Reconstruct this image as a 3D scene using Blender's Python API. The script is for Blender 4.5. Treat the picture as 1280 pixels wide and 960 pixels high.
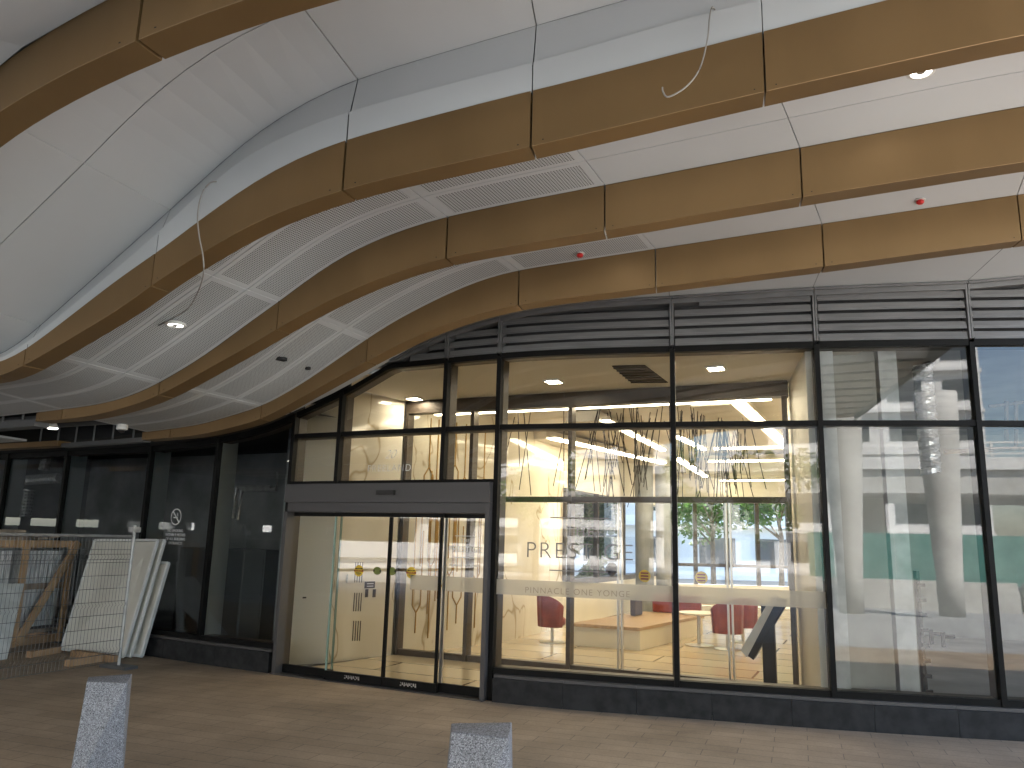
import bpy, math, random
import numpy as np
from mathutils import Matrix, Vector
random.seed(7); rng = np.random.default_rng(7)
for o in list(bpy.data.objects): bpy.data.objects.remove(o)
SC = bpy.context.scene
COL = SC.collection
R = math.radians

# ------------------------------------------------------------------ camera
EYE, F, PITCH, ROLL = 1.824, 980.0, R(11.25), R(1.49)      # focal length in pixels of a 1280 px wide frame
cam = bpy.data.cameras.new('camera'); cam.sensor_width = 36.0; cam.lens = 36.0*F/1280
cam.clip_start = 0.05; cam.clip_end = 600
cob = bpy.data.objects.new('camera', cam); COL.objects.link(cob)
cob.matrix_world = Matrix.Translation((0, 0, EYE)) @ Matrix.Rotation(R(90)+PITCH, 4, 'X') @ Matrix.Rotation(ROLL, 4, 'Z')
SC.camera = cob

# ------------------------------------------------------------------ sky, sun, exposure
SUN_DIR = Vector((0.62, 0.66, 0.98)).normalized()           # towards the sun: front right, over the roof
elev = math.asin(SUN_DIR.z); az = math.atan2(SUN_DIR.x, SUN_DIR.y)
w = bpy.data.worlds.new('World'); SC.world = w; w.use_nodes = True
wn = w.node_tree.nodes; wl = w.node_tree.links
sky = wn.new('ShaderNodeTexSky'); sky.sky_type = 'NISHITA'; sky.sun_disc = False
sky.sun_elevation = elev; sky.sun_rotation = az; sky.air_density = 1.0; sky.dust_density = 1.5
wl.new(sky.outputs[0], wn['Background'].inputs[0]); wn['Background'].inputs[1].default_value = 0.15
sl = bpy.data.lights.new('sun', 'SUN'); sl.energy = 5.0; sl.angle = R(0.5); sl.color = (1.0, 0.95, 0.87)
so = bpy.data.objects.new('sun', sl); COL.objects.link(so)
so.rotation_euler = SUN_DIR.to_track_quat('Z', 'Y').to_euler(); so.location = (30, 20, 40)
vs = SC.view_settings
vs.view_transform = 'Standard'; vs.look = 'None'; vs.gamma = 1.0; vs.exposure = 2.6; vs.use_curve_mapping = False
cy = SC.cycles
cy.max_bounces = 12; cy.diffuse_bounces = 6; cy.glossy_bounces = 5; cy.transmission_bounces = 6
cy.transparent_max_bounces = 40; cy.use_denoising = True; cy.caustics_reflective = False; cy.caustics_refractive = False
cy.sample_clamp_indirect = 6.0; cy.blur_glossy = 0.5

# ------------------------------------------------------------------ the facade line and how points are found on it
K = 1.14
FX = np.array([-13,-9.5,-7.4,-6.2,-5.0,-3.9,-2.8,-2.06,-.9,-.13,.8,1.66,3.01,4.4,6,8,12.])*K
FY = np.array([15.2,13.4,12.35,11.7,11.05,10.4,9.8,9.42,8.83,8.45,8.13,7.93,7.60,7.36,7.15,6.98,6.8])*K
def spline(xk, yk, x):
    n = len(xk); h = np.diff(xk); A = np.zeros((n, n)); b = np.zeros(n); A[0,0] = A[-1,-1] = 1
    for i in range(1, n-1):
        A[i,i-1] = h[i-1]; A[i,i] = 2*(h[i-1]+h[i]); A[i,i+1] = h[i]
        b[i] = 6*((yk[i+1]-yk[i])/h[i]-(yk[i]-yk[i-1])/h[i-1])
    M = np.linalg.solve(A, b); i = np.clip(np.searchsorted(xk, x)-1, 0, n-2); d = x-xk[i]; e = xk[i+1]-x
    return M[i]*e**3/6/h[i]+M[i+1]*d**3/6/h[i]+(yk[i]/h[i]-M[i]*h[i]/6)*e+(yk[i+1]/h[i]-M[i+1]*h[i]/6)*d
GS = np.linspace(FX[0], FX[-1], 3001); GY = spline(FX, FY, GS)
GT = np.gradient(GY, GS); GL = np.sqrt(1+GT*GT)
NX, NY = GT/GL, -1/GL                                       # unit normal, towards the street
def P2(s, D=0.0):
    y = np.interp(s, GS, GY); return np.array([s+np.interp(s, GS, NX)*D, y+np.interp(s, GS, NY)*D])
def P3(s, D, z):
    p = P2(s, D); return (float(p[0]), float(p[1]), float(z))
def ray(px, py):
    dx, dy = px-640, py-480; cr, sr = math.cos(ROLL), math.sin(ROLL)
    u = dx*cr+dy*sr; v = -dx*sr+dy*cr; c, s = math.cos(PITCH), math.sin(PITCH)
    return np.array([u, F*c+v*s, F*s-v*c])/F
def hit(px, py, D):                                         # a sight line met with the surface D in front of the facade
    r = ray(px, py); bx = GS+NX*D; by = GY+NY*D; q = bx*r[1]-by*r[0]
    i = np.where((q[:-1] <= 0) & (q[1:] > 0))[0]
    if not len(i): return None
    i = i[0]; f = -q[i]/(q[i+1]-q[i]); x = bx[i]*(1-f)+bx[i+1]*f; y = by[i]*(1-f)+by[i+1]*f
    return (GS[i]*(1-f)+GS[i+1]*f, EYE+y/r[1]*r[2])         # s, z
def gz(px, py, z=0.0):
    r = ray(px, py); k = (z-EYE)/r[2]; return Vector((r[0]*k, r[1]*k, z))
def hp(px, py, A, B):
    r = ray(px, py); d = (B[0]-A[0], B[1]-A[1]); n = (-d[1], d[0])
    k = (n[0]*A[0]+n[1]*A[1])/(n[0]*r[0]+n[1]*r[1]); return Vector((r[0]*k, r[1]*k, EYE+r[2]*k))
def smooth(pts, sig=0.2, lo=-13.0, hi=11.0):                # measured (s, z) pairs -> smooth height function
    pts = sorted(pts); xs = np.array([p[0] for p in pts]); ys = np.array([p[1] for p in pts])
    g = np.arange(lo-1.5, hi+1.5, 0.02); y = np.interp(g, xs, ys)
    k0 = (ys[-1]-ys[-8])/(xs[-1]-xs[-8]) if len(xs) > 9 else .05; y[g > xs[-1]] += np.clip(k0, 0, .12)*(1-np.exp(-(g[g > xs[-1]]-xs[-1])/2.5))*2.5
    kk = np.exp(-0.5*(np.arange(-60, 61)*0.02/sig)**2); kk /= kk.sum()
    y2 = np.convolve(np.pad(y, 60, mode='edge'), kk, 'valid')
    return lambda s: np.interp(s, g, y2)

# ------------------------------------------------------------------ object helpers
def tag(o, label=None, cat=None, group=None, kind=None):
    if label: o['label'] = label
    if cat: o['category'] = cat
    if group: o['group'] = group
    if kind: o['kind'] = kind
    return o
def thing(name, label, cat, loc=(0, 0, 0), group=None):
    o = bpy.data.objects.new(name, None); COL.objects.link(o); o.location = loc; o.empty_display_size = .2
    return tag(o, label, cat, group)
class MB:
    def __init__(s): s.v = []; s.f = []; s.m = []; s.uv = {}
    def poly(s, pts, mi=0, uv=None):
        n = len(s.v); s.v += [tuple(map(float, p)) for p in pts]
        if uv: s.uv[len(s.f)] = uv
        s.f.append(tuple(range(n, n+len(pts)))); s.m.append(mi)
    def hexa(s, p, mi=0):                                   # p: 4 bottom corners then the 4 above them
        n = len(s.v); s.v += [tuple(map(float, q)) for q in p]
        for f in ((3,2,1,0),(4,5,6,7),(0,1,5,4),(1,2,6,5),(2,3,7,6),(3,0,4,7)):
            s.f.append(tuple(n+i for i in f)); s.m.append(mi)
    def box(s, c, d, rz=0.0, mi=0, M=None):
        hx, hy, hz = d[0]/2, d[1]/2, d[2]/2; ca, sa = math.cos(rz), math.sin(rz); q = []
        for z in (-hz, hz):
            for x, y in ((-hx,-hy),(hx,-hy),(hx,hy),(-hx,hy)):
                p = Vector((x*ca-y*sa, x*sa+y*ca, z))
                if M: p = M @ p
                q.append((c[0]+p.x, c[1]+p.y, c[2]+p.z))
        s.hexa(q, mi)
    def bar(s, a, b, wd, th, mi=0, up=(0, 0, 1)):           # a plank from a to b
        a = Vector(a); b = Vector(b); d = (b-a).normalized(); u = Vector(up)
        if abs(d.dot(u)) > .98: u = Vector((0, 1, 0)) if abs(d.y) < .9 else Vector((1, 0, 0))
        x = d.cross(u).normalized()*wd/2; y = x.cross(d).normalized()*th/2
        s.hexa([a-x-y, a+x-y, a+x+y, a-x+y, b-x-y, b+x-y, b+x+y, b-x+y], mi)
    def fbox(s, s0, s1, D0, D1, z0, z1, n=1, mi=0):         # block along the facade; z may be a function of s
        f0 = z0 if callable(z0) else (lambda q: z0); f1 = z1 if callable(z1) else (lambda q: z1)
        ss = np.linspace(s0, s1, n+1); rows = []
        for q in ss: rows.append([P3(q, D0, f0(q)), P3(q, D1, f0(q)), P3(q, D1, f1(q)), P3(q, D0, f1(q))])
        b = len(s.v)
        for r in rows: s.v += r
        for i in range(n):
            o = b+4*i
            for j in range(4):
                s.f.append((o+j, o+(j+1) % 4, o+4+(j+1) % 4, o+4+j)); s.m.append(mi)
        s.f.append((b+3, b+2, b+1, b)); s.m.append(mi)
        e = b+4*n; s.f.append((e, e+1, e+2, e+3)); s.m.append(mi)
    def tube(s, pts, r, n=8, mi=0):
        pts = [Vector(p) for p in pts]; b = len(s.v); rr = r if isinstance(r, (list, tuple)) else [r]*len(pts)
        for i, p in enumerate(pts):
            d = (pts[min(i+1, len(pts)-1)]-pts[max(i-1, 0)]).normalized()
            u = Vector((0, 0, 1)) if abs(d.z) < .9 else Vector((1, 0, 0))
            x = d.cross(u).normalized(); y = d.cross(x).normalized()
            for k in range(n):
                a = 2*math.pi*k/n; s.v.append(tuple(p+(x*math.cos(a)+y*math.sin(a))*rr[i]))
        for i in range(len(pts)-1):
            for k in range(n):
                s.f.append((b+i*n+k, b+i*n+(k+1) % n, b+(i+1)*n+(k+1) % n, b+(i+1)*n+k)); s.m.append(mi)
        s.f.append(tuple(b+k for k in range(n))[::-1]); s.m.append(mi)
        e = b+(len(pts)-1)*n; s.f.append(tuple(e+k for k in range(n))); s.m.append(mi)
    def lathe(s, c, prof, n=24, mi=0):
        b = len(s.v); c = Vector(c)
        for r, z in prof:
            for k in range(n):
                a = 2*math.pi*k/n; s.v.append((c.x+r*math.cos(a), c.y+r*math.sin(a), c.z+z))
        for i in range(len(prof)-1):
            for k in range(n):
                s.f.append((b+i*n+k, b+i*n+(k+1) % n, b+(i+1)*n+(k+1) % n, b+(i+1)*n+k)); s.m.append(mi)
        s.f.append(tuple(b+k for k in range(n))[::-1]); s.m.append(mi)
        e = b+(len(prof)-1)*n; s.f.append(tuple(e+k for k in range(n))); s.m.append(mi)
    def build(s, name, mats, parent=None, smooth=False, bevel=0, fix=True):
        me = bpy.data.meshes.new(name); me.from_pydata(s.v, [], s.f)
        for m in (mats if isinstance(mats, (list, tuple)) else [mats]): me.materials.append(m)
        me.polygons.foreach_set('material_index', s.m)
        if s.uv:
            ul = me.uv_layers.new(name='uv')
            for fi, uv in s.uv.items():
                for k, li in enumerate(me.polygons[fi].loop_indices): ul.data[li].uv = uv[k]
        if fix:
            import bmesh
            bm = bmesh.new(); bm.from_mesh(me); bmesh.ops.remove_doubles(bm, verts=bm.verts, dist=1e-5)
            bmesh.ops.recalc_face_normals(bm, faces=bm.faces); bm.to_mesh(me); bm.free()
        if smooth: me.polygons.foreach_set('use_smooth', [True]*len(me.polygons))
        me.update()
        o = bpy.data.objects.new(name, me); COL.objects.link(o)
        if parent is not None:
            o.parent = parent; L = parent.location if parent.parent is None else Vector((0, 0, 0))
            o.matrix_parent_inverse = Matrix.Translation(-L)
        if bevel:
            md = o.modifiers.new('bevel', 'BEVEL'); md.width = bevel; md.segments = 2; md.limit_method = 'ANGLE'
        return o
def one(mb, name, mats, label, cat, group=None, **kw):       # a thing that is a single mesh
    return tag(mb.build(name, mats, **kw), label, cat, group)
def struct(mb, name, mats, parent=None, **kw):
    o = mb.build(name, mats, parent, **kw)
    if parent is None: o['kind'] = 'structure'
    return o
def copy_tree(o, parent=None):
    c = o.copy(); COL.objects.link(c)
    if parent is not None:
        mi = o.matrix_parent_inverse.copy(); c.parent = parent; c.matrix_parent_inverse = mi
    for ch in o.children: copy_tree(ch, c)
    return c

# ------------------------------------------------------------------ materials
def mat(name, base, rough=.5, metal=0.0, spec=.5):
    m = bpy.data.materials.new(name); m.use_nodes = True; b = m.node_tree.nodes['Principled BSDF']
    b.inputs['Base Color'].default_value = (*base, 1); b.inputs['Roughness'].default_value = rough
    b.inputs['Metallic'].default_value = metal; b.inputs['Specular IOR Level'].default_value = spec
    return m
def nodes(m): return m.node_tree.nodes, m.node_tree.links, m.node_tree.nodes['Principled BSDF']
def noisy(m, a, b, scale=4, detail=5, stretch=(1, 1, 1), bump=0.0, lo=.35, hi=.65, coord='Object', rvar=0.0):
    N, L, P = nodes(m); tc = N.new('ShaderNodeTexCoord'); mp = N.new('ShaderNodeMapping'); mp.inputs['Scale'].default_value = stretch
    nz = N.new('ShaderNodeTexNoise'); nz.inputs['Scale'].default_value = scale; nz.inputs['Detail'].default_value = detail
    cr = N.new('ShaderNodeValToRGB'); cr.color_ramp.elements[0].position = lo; cr.color_ramp.elements[1].position = hi
    cr.color_ramp.elements[0].color = (*a, 1); cr.color_ramp.elements[1].color = (*b, 1)
    L.new(tc.outputs[coord], mp.inputs[0]); L.new(mp.outputs[0], nz.inputs['Vector']); L.new(nz.outputs[0], cr.inputs[0]); L.new(cr.outputs[0], P.inputs['Base Color'])
    if bump:
        bp = N.new('ShaderNodeBump'); bp.inputs['Strength'].default_value = bump; bp.inputs['Distance'].default_value = .01
        L.new(nz.outputs[0], bp.inputs['Height']); L.new(bp.outputs[0], P.inputs['Normal'])
    if rvar:
        mr = N.new('ShaderNodeMapRange'); r0 = P.inputs['Roughness'].default_value
        mr.inputs['To Min'].default_value = r0-rvar; mr.inputs['To Max'].default_value = r0+rvar
        L.new(nz.outputs[0], mr.inputs[0]); L.new(mr.outputs[0], P.inputs['Roughness'])
    return m
def emit(name, col, st):
    m = bpy.data.materials.new(name); m.use_nodes = True; N = m.node_tree.nodes; N.clear()
    e = N.new('ShaderNodeEmission'); e.inputs[0].default_value = (*col, 1); e.inputs[1].default_value = st
    o = N.new('ShaderNodeOutputMaterial'); m.node_tree.links.new(e.outputs[0], o.inputs[0]); return m
def glass(name, tint=(.93, .95, .94), ior=1.75, wavy=0.0):
    m = bpy.data.materials.new(name); m.use_nodes = True; N = m.node_tree.nodes; L = m.node_tree.links; N.clear()
    t = N.new('ShaderNodeBsdfTransparent'); t.inputs[0].default_value = (*tint, 1)
    g = N.new('ShaderNodeBsdfGlossy'); g.inputs['Roughness'].default_value = 0.0; g.inputs[0].default_value = (1, 1, 1, 1)
    fr = N.new('ShaderNodeFresnel'); fr.inputs[0].default_value = ior
    mx = N.new('ShaderNodeMixShader'); o = N.new('ShaderNodeOutputMaterial')
    # the back of each face uses the same index, so a pane never goes totally reflecting
    ge = N.new('ShaderNodeNewGeometry'); mi = N.new('ShaderNodeMath'); mi.operation = 'MULTIPLY'; mi.inputs[1].default_value = 1/ior-ior
    ad = N.new('ShaderNodeMath'); ad.inputs[1].default_value = ior
    L.new(ge.outputs['Backfacing'], mi.inputs[0]); L.new(mi.outputs[0], ad.inputs[0])
    inv = N.new('ShaderNodeMath'); inv.operation = 'MULTIPLY'; inv.inputs[1].default_value = 1.0
    L.new(ad.outputs[0], inv.inputs[0]); fr.inputs[0].default_value = ior
    L.new(fr.outputs[0], mx.inputs[0]); L.new(t.outputs[0], mx.inputs[1]); L.new(g.outputs[0], mx.inputs[2]); L.new(mx.outputs[0], o.inputs[0])
    if wavy:
        tc = N.new('ShaderNodeTexCoord'); nz = N.new('ShaderNodeTexNoise'); nz.inputs['Scale'].default_value = .9; nz.inputs['Detail'].default_value = 0
        bp = N.new('ShaderNodeBump'); bp.inputs['Strength'].default_value = wavy; bp.inputs['Distance'].default_value = .02
        L.new(tc.outputs['Object'], nz.inputs['Vector']); L.new(nz.outputs[0], bp.inputs['Height']); L.new(bp.outputs[0], g.inputs['Normal'])
    return m
def vary(m, amt):                                          # each panel a slightly different tone
    N, L, P = nodes(m); lk = P.inputs['Base Color'].links[0]; src = lk.from_socket; L.remove(lk)
    oi = N.new('ShaderNodeObjectInfo'); mr = N.new('ShaderNodeMapRange'); mr.inputs['To Min'].default_value = 1-amt; mr.inputs['To Max'].default_value = 1+amt
    vm = N.new('ShaderNodeVectorMath'); vm.operation = 'SCALE'; L.new(oi.outputs['Random'], mr.inputs[0]); L.new(src, vm.inputs[0]); L.new(mr.outputs[0], vm.inputs['Scale']); L.new(vm.outputs[0], P.inputs['Base Color'])
M = {}
M['gold'] = noisy(mat('bronze anodised panel', (.225, .138, .060), .46, .52), (.212, .130, .056), (.238, .147, .064), 1.5, 6, (1, 1, .35), rvar=.05)
vary(M['gold'], .07)
M['gold_edge'] = mat('bronze panel edge', (.28, .185, .095), .45, .5)
M['white'] = noisy(mat('white coated panel', (.515, .525, .525), .5), (.50, .51, .51), (.535, .545, .545), .8, 5)
vary(M['white'], .03)
M['black'] = mat('black aluminium', (.006, .0055, .005), .55, 0.0, .14)
M['bronze_dark'] = noisy(mat('dark bronze frame', (.06, .046, .035), .45, .3), (.05, .038, .028), (.075, .058, .043), 3)
M['frame_grey'] = mat('grey green mullion return', (.52, .58, .58), .5, .1)
M['louvre'] = noisy(mat('grey louvre blade', (.16, .156, .155), .5, .2), (.14, .137, .135), (.18, .176, .174), 2, 6, (1, 1, 6))
M['header'] = mat('dark grey door header', (.075, .07, .069), .45, .2, .4)
M['plinth'] = noisy(mat('black stone plinth', (.02, .02, .022), .6, 0.0, .22), (.012, .012, .013), (.03, .03, .031), 9, 6, rvar=.12)
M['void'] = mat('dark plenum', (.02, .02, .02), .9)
M['soffit'] = mat('cream plaster', (.66, .62, .555), .7)
M['cream'] = noisy(mat('cream wall', (.72, .68, .58), .55), (.70, .66, .56), (.75, .71, .61), 1)
M['white_wall'] = mat('white lacquer wall', (.74, .74, .68), .35)
M['brass'] = mat('brass inlay', (.36, .22, .06), .35, .8)
M['led'] = emit('warm light strip', (1.0, .85, .60), 5.0)
M['lamp'] = emit('warm downlight', (1.0, .87, .66), 32.0)
M['lampcool'] = emit('white downlight', (1.0, .95, .85), 3.0)
M['leather'] = noisy(mat('red leather', (.22, .038, .02), .38), (.19, .03, .016), (.26, .046, .025), 6)
M['steel'] = mat('brushed steel', (.55, .54, .52), .28, .9)
M['galv'] = noisy(mat('galvanised steel', (.42, .42, .41), .45, .7), (.36, .36, .36), (.48, .48, .47), 12)
M['wire'] = mat('grey steel wire', (.13, .13, .13), .5, .6)
M['wood'] = noisy(mat('oak bench top', (.42, .28, .16), .4), (.36, .235, .125), (.47, .33, .20), 3, 6, (1, 12, 1))
M['timber'] = noisy(mat('rough timber', (.40, .25, .13), .75), (.30, .18, .09), (.48, .31, .17), 5, 6, (1, 1, .25), .2)
M['oldtimber'] = noisy(mat('weathered timber', (.26, .20, .15), .8), (.18, .135, .10), (.34, .27, .20), 6, 6, (1, 1, .3), .2)
M['sheet'] = noisy(mat('white faced panel sheet', (.55, .53, .47), .5), (.50, .48, .42), (.60, .58, .52), 1.6, 7)
M['sheet_edge'] = noisy(mat('white panel rim', (.62, .63, .61), .4), (.54, .55, .53), (.66, .67, .65), 5, 6)
M['wrap'] = noisy(mat('plastic wrapped glass', (.50, .50, .50), .22), (.36, .37, .38), (.66, .65, .64), 10, 5, (3, 3, .4), .5)
M['drywall'] = noisy(mat('grey drywall edge', (.52, .53, .52), .8), (.46, .47, .46), (.60, .61, .60), 5, 6)
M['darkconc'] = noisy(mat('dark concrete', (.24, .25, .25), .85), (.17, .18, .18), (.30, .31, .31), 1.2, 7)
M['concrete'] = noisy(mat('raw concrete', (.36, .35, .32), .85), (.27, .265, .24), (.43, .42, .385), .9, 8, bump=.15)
M['palecon'] = noisy(mat('pale concrete', (.55, .54, .51), .8), (.48, .47, .44), (.62, .61, .58), .6, 6)
M['floorconc'] = noisy(mat('concrete slab floor', (.40, .38, .34), .7), (.30, .285, .25), (.48, .46, .42), .8, 7)
M['foil'] = noisy(mat('silver foil duct', (.75, .75, .74), .25, .6), (.65, .65, .65), (.88, .88, .87), 14, 6, (1, 1, 2), .9)
M['rod'] = mat('black metal rod', (.015, .013, .012), .4, .5)
M['kiosk'] = mat('charcoal kiosk', (.015, .016, .018), .5, 0.0, .2)
M['screen'] = noisy(mat('kiosk face', (.42, .42, .38), .35), (.36, .36, .33), (.55, .54, .49), 14, 3, (1, 1, 1))
M['red'] = mat('red plastic cap', (.55, .02, .02), .4)
M['cable'] = mat('grey cable', (.30, .28, .25), .5)
M['silverletter'] = mat('grey frosted lettering', (.23, .21, .19), .5)
M['whiteletter'] = mat('white lettering', (.75, .75, .75), .5)
M['yellow'] = mat('yellow sticker', (.75, .50, .03), .5)
M['green_sticker'] = mat('green oval sticker', (.17, .20, .035), .5)
M['maroon'] = mat('dark red print', (.25, .02, .01), .5)
M['blackprint'] = mat('black print', (.015, .012, .01), .5)
M['plate'] = mat('dark brown plate', (.05, .035, .028), .4)
M['whiteplastic'] = mat('white plastic', (.75, .74, .70), .35)
M['asphalt'] = noisy(mat('pale concrete road', (.30, .29, .27), .85), (.31, .31, .31), (.42, .42, .42), .3, 6)
M['earth'] = noisy(mat('ground', (.22, .21, .19), .9), (.17, .165, .15), (.26, .25, .22), .05, 6)
M['whitebld'] = noisy(mat('white render', (.78, .77, .75), .7), (.74, .73, .71), (.82, .81, .79), .2)
M['window_dark'] = mat('dark window', (.05, .06, .07), .1)
M['greenmesh'] = noisy(mat('green hoarding', (.08, .26, .225), .7), (.065, .225, .195), (.10, .30, .26), 1.5, 4, (1, 1, .2))
M['trunk'] = noisy(mat('bark', (.10, .075, .05), .9), (.07, .05, .035), (.14, .105, .07), 8)
def leafmat(name, a, b):
    m = noisy(mat(name, a, .55), a, b, 1.2, 3)
    N, L, P = nodes(m); tr = N.new('ShaderNodeBsdfTranslucent'); mx = N.new('ShaderNodeMixShader'); mx.inputs[0].default_value = .35
    tr.inputs[0].default_value = (a[0]*1.8, a[1]*1.9, a[2]*1.3, 1); out = N['Material Output']
    L.new(P.outputs[0], mx.inputs[1]); L.new(tr.outputs[0], mx.inputs[2]); L.new(mx.outputs[0], out.inputs[0]); return m
M['leaf'] = leafmat('green leaves', (.045, .10, .025), (.10, .19, .05))
M['bamboo'] = leafmat('bamboo leaves', (.05, .10, .03), (.12, .20, .06))
M['glass'] = glass('clear facade glass', (.94, .955, .945), 1.66, .012)
M['glass_dark'] = glass('grey facade glass', (.86, .89, .89), 1.75, .05)
M['glass_in'] = glass('clear inner glass', (.97, .98, .97), 1.35)
M['glass_edge'] = mat('green glass edge', (.22, .34, .30), .25)
def frost():
    m = bpy.data.materials.new('frosted band'); m.use_nodes = True; N = m.node_tree.nodes; L = m.node_tree.links; N.clear()
    t = N.new('ShaderNodeBsdfTransparent'); d = N.new('ShaderNodeBsdfDiffuse'); d.inputs[0].default_value = (.55, .54, .51, 1)
    tl = N.new('ShaderNodeBsdfTranslucent'); tl.inputs[0].default_value = (.62, .61, .58, 1)
    a = N.new('ShaderNodeMixShader'); a.inputs[0].default_value = .6; b = N.new('ShaderNodeMixShader'); b.inputs[0].default_value = .72
    o = N.new('ShaderNodeOutputMaterial'); L.new(d.outputs[0], a.inputs[1]); L.new(tl.outputs[0], a.inputs[2])
    L.new(t.outputs[0], b.inputs[1]); L.new(a.outputs[0], b.inputs[2]); L.new(b.outputs[0], o.inputs[0]); return m
M['frost'] = frost()
def perforated():
    m = mat('perforated white panel', (.515, .525, .525), .5); N, L, P = nodes(m)
    tc = N.new('ShaderNodeTexCoord'); sc = N.new('ShaderNodeVectorMath'); sc.operation = 'SCALE'; sc.inputs['Scale'].default_value = 1/.019
    fr = N.new('ShaderNodeVectorMath'); fr.operation = 'FRACTION'; sb = N.new('ShaderNodeVectorMath'); sb.operation = 'SUBTRACT'; sb.inputs[1].default_value = (.5, .5, 0)
    ln = N.new('ShaderNodeVectorMath'); ln.operation = 'LENGTH'; lt = N.new('ShaderNodeMath'); lt.operation = 'LESS_THAN'; lt.inputs[1].default_value = .31
    mx = N.new('ShaderNodeMix'); mx.data_type = 'RGBA'; mx.inputs[6].default_value = (.515, .525, .525, 1); mx.inputs[7].default_value = (.06, .058, .055, 1)
    L.new(tc.outputs['UV'], sc.inputs[0]); L.new(sc.outputs[0], fr.inputs[0]); L.new(fr.outputs[0], sb.inputs[0]); L.new(sb.outputs[0], ln.inputs[0])
    L.new(ln.outputs['Value'], lt.inputs[0]); L.new(lt.outputs[0], mx.inputs[0]); L.new(mx.outputs[2], P.inputs['Base Color']); return m
M['perf'] = perforated()
def marble():
    m = mat('veined marble', (.72, .64, .50), .09); N, L, P = nodes(m); tc = N.new('ShaderNodeTexCoord')
    nz = N.new('ShaderNodeTexNoise'); nz.inputs['Scale'].default_value = .75; nz.inputs['Detail'].default_value = 3.2; nz.inputs['Roughness'].default_value = .5; nz.inputs['Distortion'].default_value = .6
    mp = N.new('ShaderNodeMapping'); mp.inputs['Scale'].default_value = (1.3, 1.3, .55); mp.inputs['Rotation'].default_value = (.3, .25, 0)
    s = N.new('ShaderNodeMath'); s.operation = 'SUBTRACT'; s.inputs[1].default_value = .52; a = N.new('ShaderNodeMath'); a.operation = 'ABSOLUTE'
    cr = N.new('ShaderNodeValToRGB'); e = cr.color_ramp.elements; e[0].position = 0.0; e[0].color = (.40, .32, .20, 1); e[1].position = .012; e[1].color = (.70, .65, .54, 1)
    x = e.new(.20); x.color = (.77, .73, .63, 1)
    L.new(tc.outputs['Object'], mp.inputs[0]); L.new(mp.outputs[0], nz.inputs['Vector']); L.new(nz.outputs[0], s.inputs[0]); L.new(s.outputs[0], a.inputs[0]); L.new(a.outputs[0], cr.inputs[0]); L.new(cr.outputs[0], P.inputs['Base Color']); return m
M['marble'] = marble()
def pavers():
    m = mat('brown paving', (.2, .16, .12), .75); N, L, P = nodes(m); tc = N.new('ShaderNodeTexCoord'); mp = N.new('ShaderNodeMapping')
    mp.inputs['Rotation'].default_value = (0, 0, R(20)); br = N.new('ShaderNodeTexBrick'); br.inputs['Scale'].default_value = 1.0
    br.inputs['Brick Width'].default_value = .6; br.inputs['Row Height'].default_value = .2; br.inputs['Mortar Size'].default_value = .005; br.inputs['Mortar Smooth'].default_value = .3
    br.inputs['Color1'].default_value = (.385, .285, .19, 1); br.inputs['Color2'].default_value = (.34, .25, .165, 1); br.inputs['Mortar'].default_value = (.20, .15, .105, 1)
    br.offset = .5
    nz = N.new('ShaderNodeTexNoise'); nz.inputs['Scale'].default_value = .8; nz.inputs['Detail'].default_value = 8; nz.inputs['Roughness'].default_value = .65
    n2 = N.new('ShaderNodeTexNoise'); n2.inputs['Scale'].default_value = 40; n2.inputs['Detail'].default_value = 4
    c1 = N.new('ShaderNodeMapRange'); c1.inputs['From Min'].default_value = .3; c1.inputs['From Max'].default_value = .7; c1.inputs['To Min'].default_value = .66; c1.inputs['To Max'].default_value = 1.2
    c2 = N.new('ShaderNodeMapRange'); c2.inputs['From Min'].default_value = .3; c2.inputs['From Max'].default_value = .7; c2.inputs['To Min'].default_value = .9; c2.inputs['To Max'].default_value = 1.1
    mu = N.new('ShaderNodeMath'); mu.operation = 'MULTIPLY'; vm = N.new('ShaderNodeVectorMath'); vm.operation = 'SCALE'
    L.new(tc.outputs['Object'], mp.inputs[0]); L.new(mp.outputs[0], br.inputs['Vector']); L.new(tc.outputs['Object'], nz.inputs['Vector']); L.new(tc.outputs['Object'], n2.inputs['Vector'])
    L.new(nz.outputs[0], c1.inputs[0]); L.new(n2.outputs[0], c2.inputs[0]); L.new(c1.outputs[0], mu.inputs[0]); L.new(c2.outputs[0], mu.inputs[1])
    L.new(br.outputs['Color'], vm.inputs[0]); L.new(mu.outputs[0], vm.inputs['Scale']); L.new(vm.outputs[0], P.inputs['Base Color'])
    bp = N.new('ShaderNodeBump'); bp.inputs['Strength'].default_value = .25; bp.inputs['Distance'].default_value = .004; bp.invert = True
    L.new(br.outputs['Fac'], bp.inputs['Height']); L.new(bp.outputs[0], P.inputs['Normal']); return m
M['paver'] = pavers()
def lobbyfloor():
    m = mat('cream stone floor with dark joints', (.6, .5, .34), .14); N, L, P = nodes(m); tc = N.new('ShaderNodeTexCoord'); mp = N.new('ShaderNodeMapping')
    mp.inputs['Rotation'].default_value = (0, 0, R(24.3)); br = N.new('ShaderNodeTexBrick'); br.inputs['Scale'].default_value = 1.0
    br.inputs['Brick Width'].default_value = 3.2; br.inputs['Row Height'].default_value = .75; br.inputs['Mortar Size'].default_value = .018; br.inputs['Mortar Smooth'].default_value = .1
    br.inputs['Color1'].default_value = (.66, .57, .42, 1); br.inputs['Color2'].default_value = (.54, .43, .28, 1); br.inputs['Mortar'].default_value = (.16, .10, .05, 1)
    L.new(tc.outputs['Object'], mp.inputs[0]); L.new(mp.outputs[0], br.inputs['Vector']); L.new(br.outputs['Color'], P.inputs['Base Color']); return m
M['lobbyfloor'] = lobbyfloor()
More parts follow.
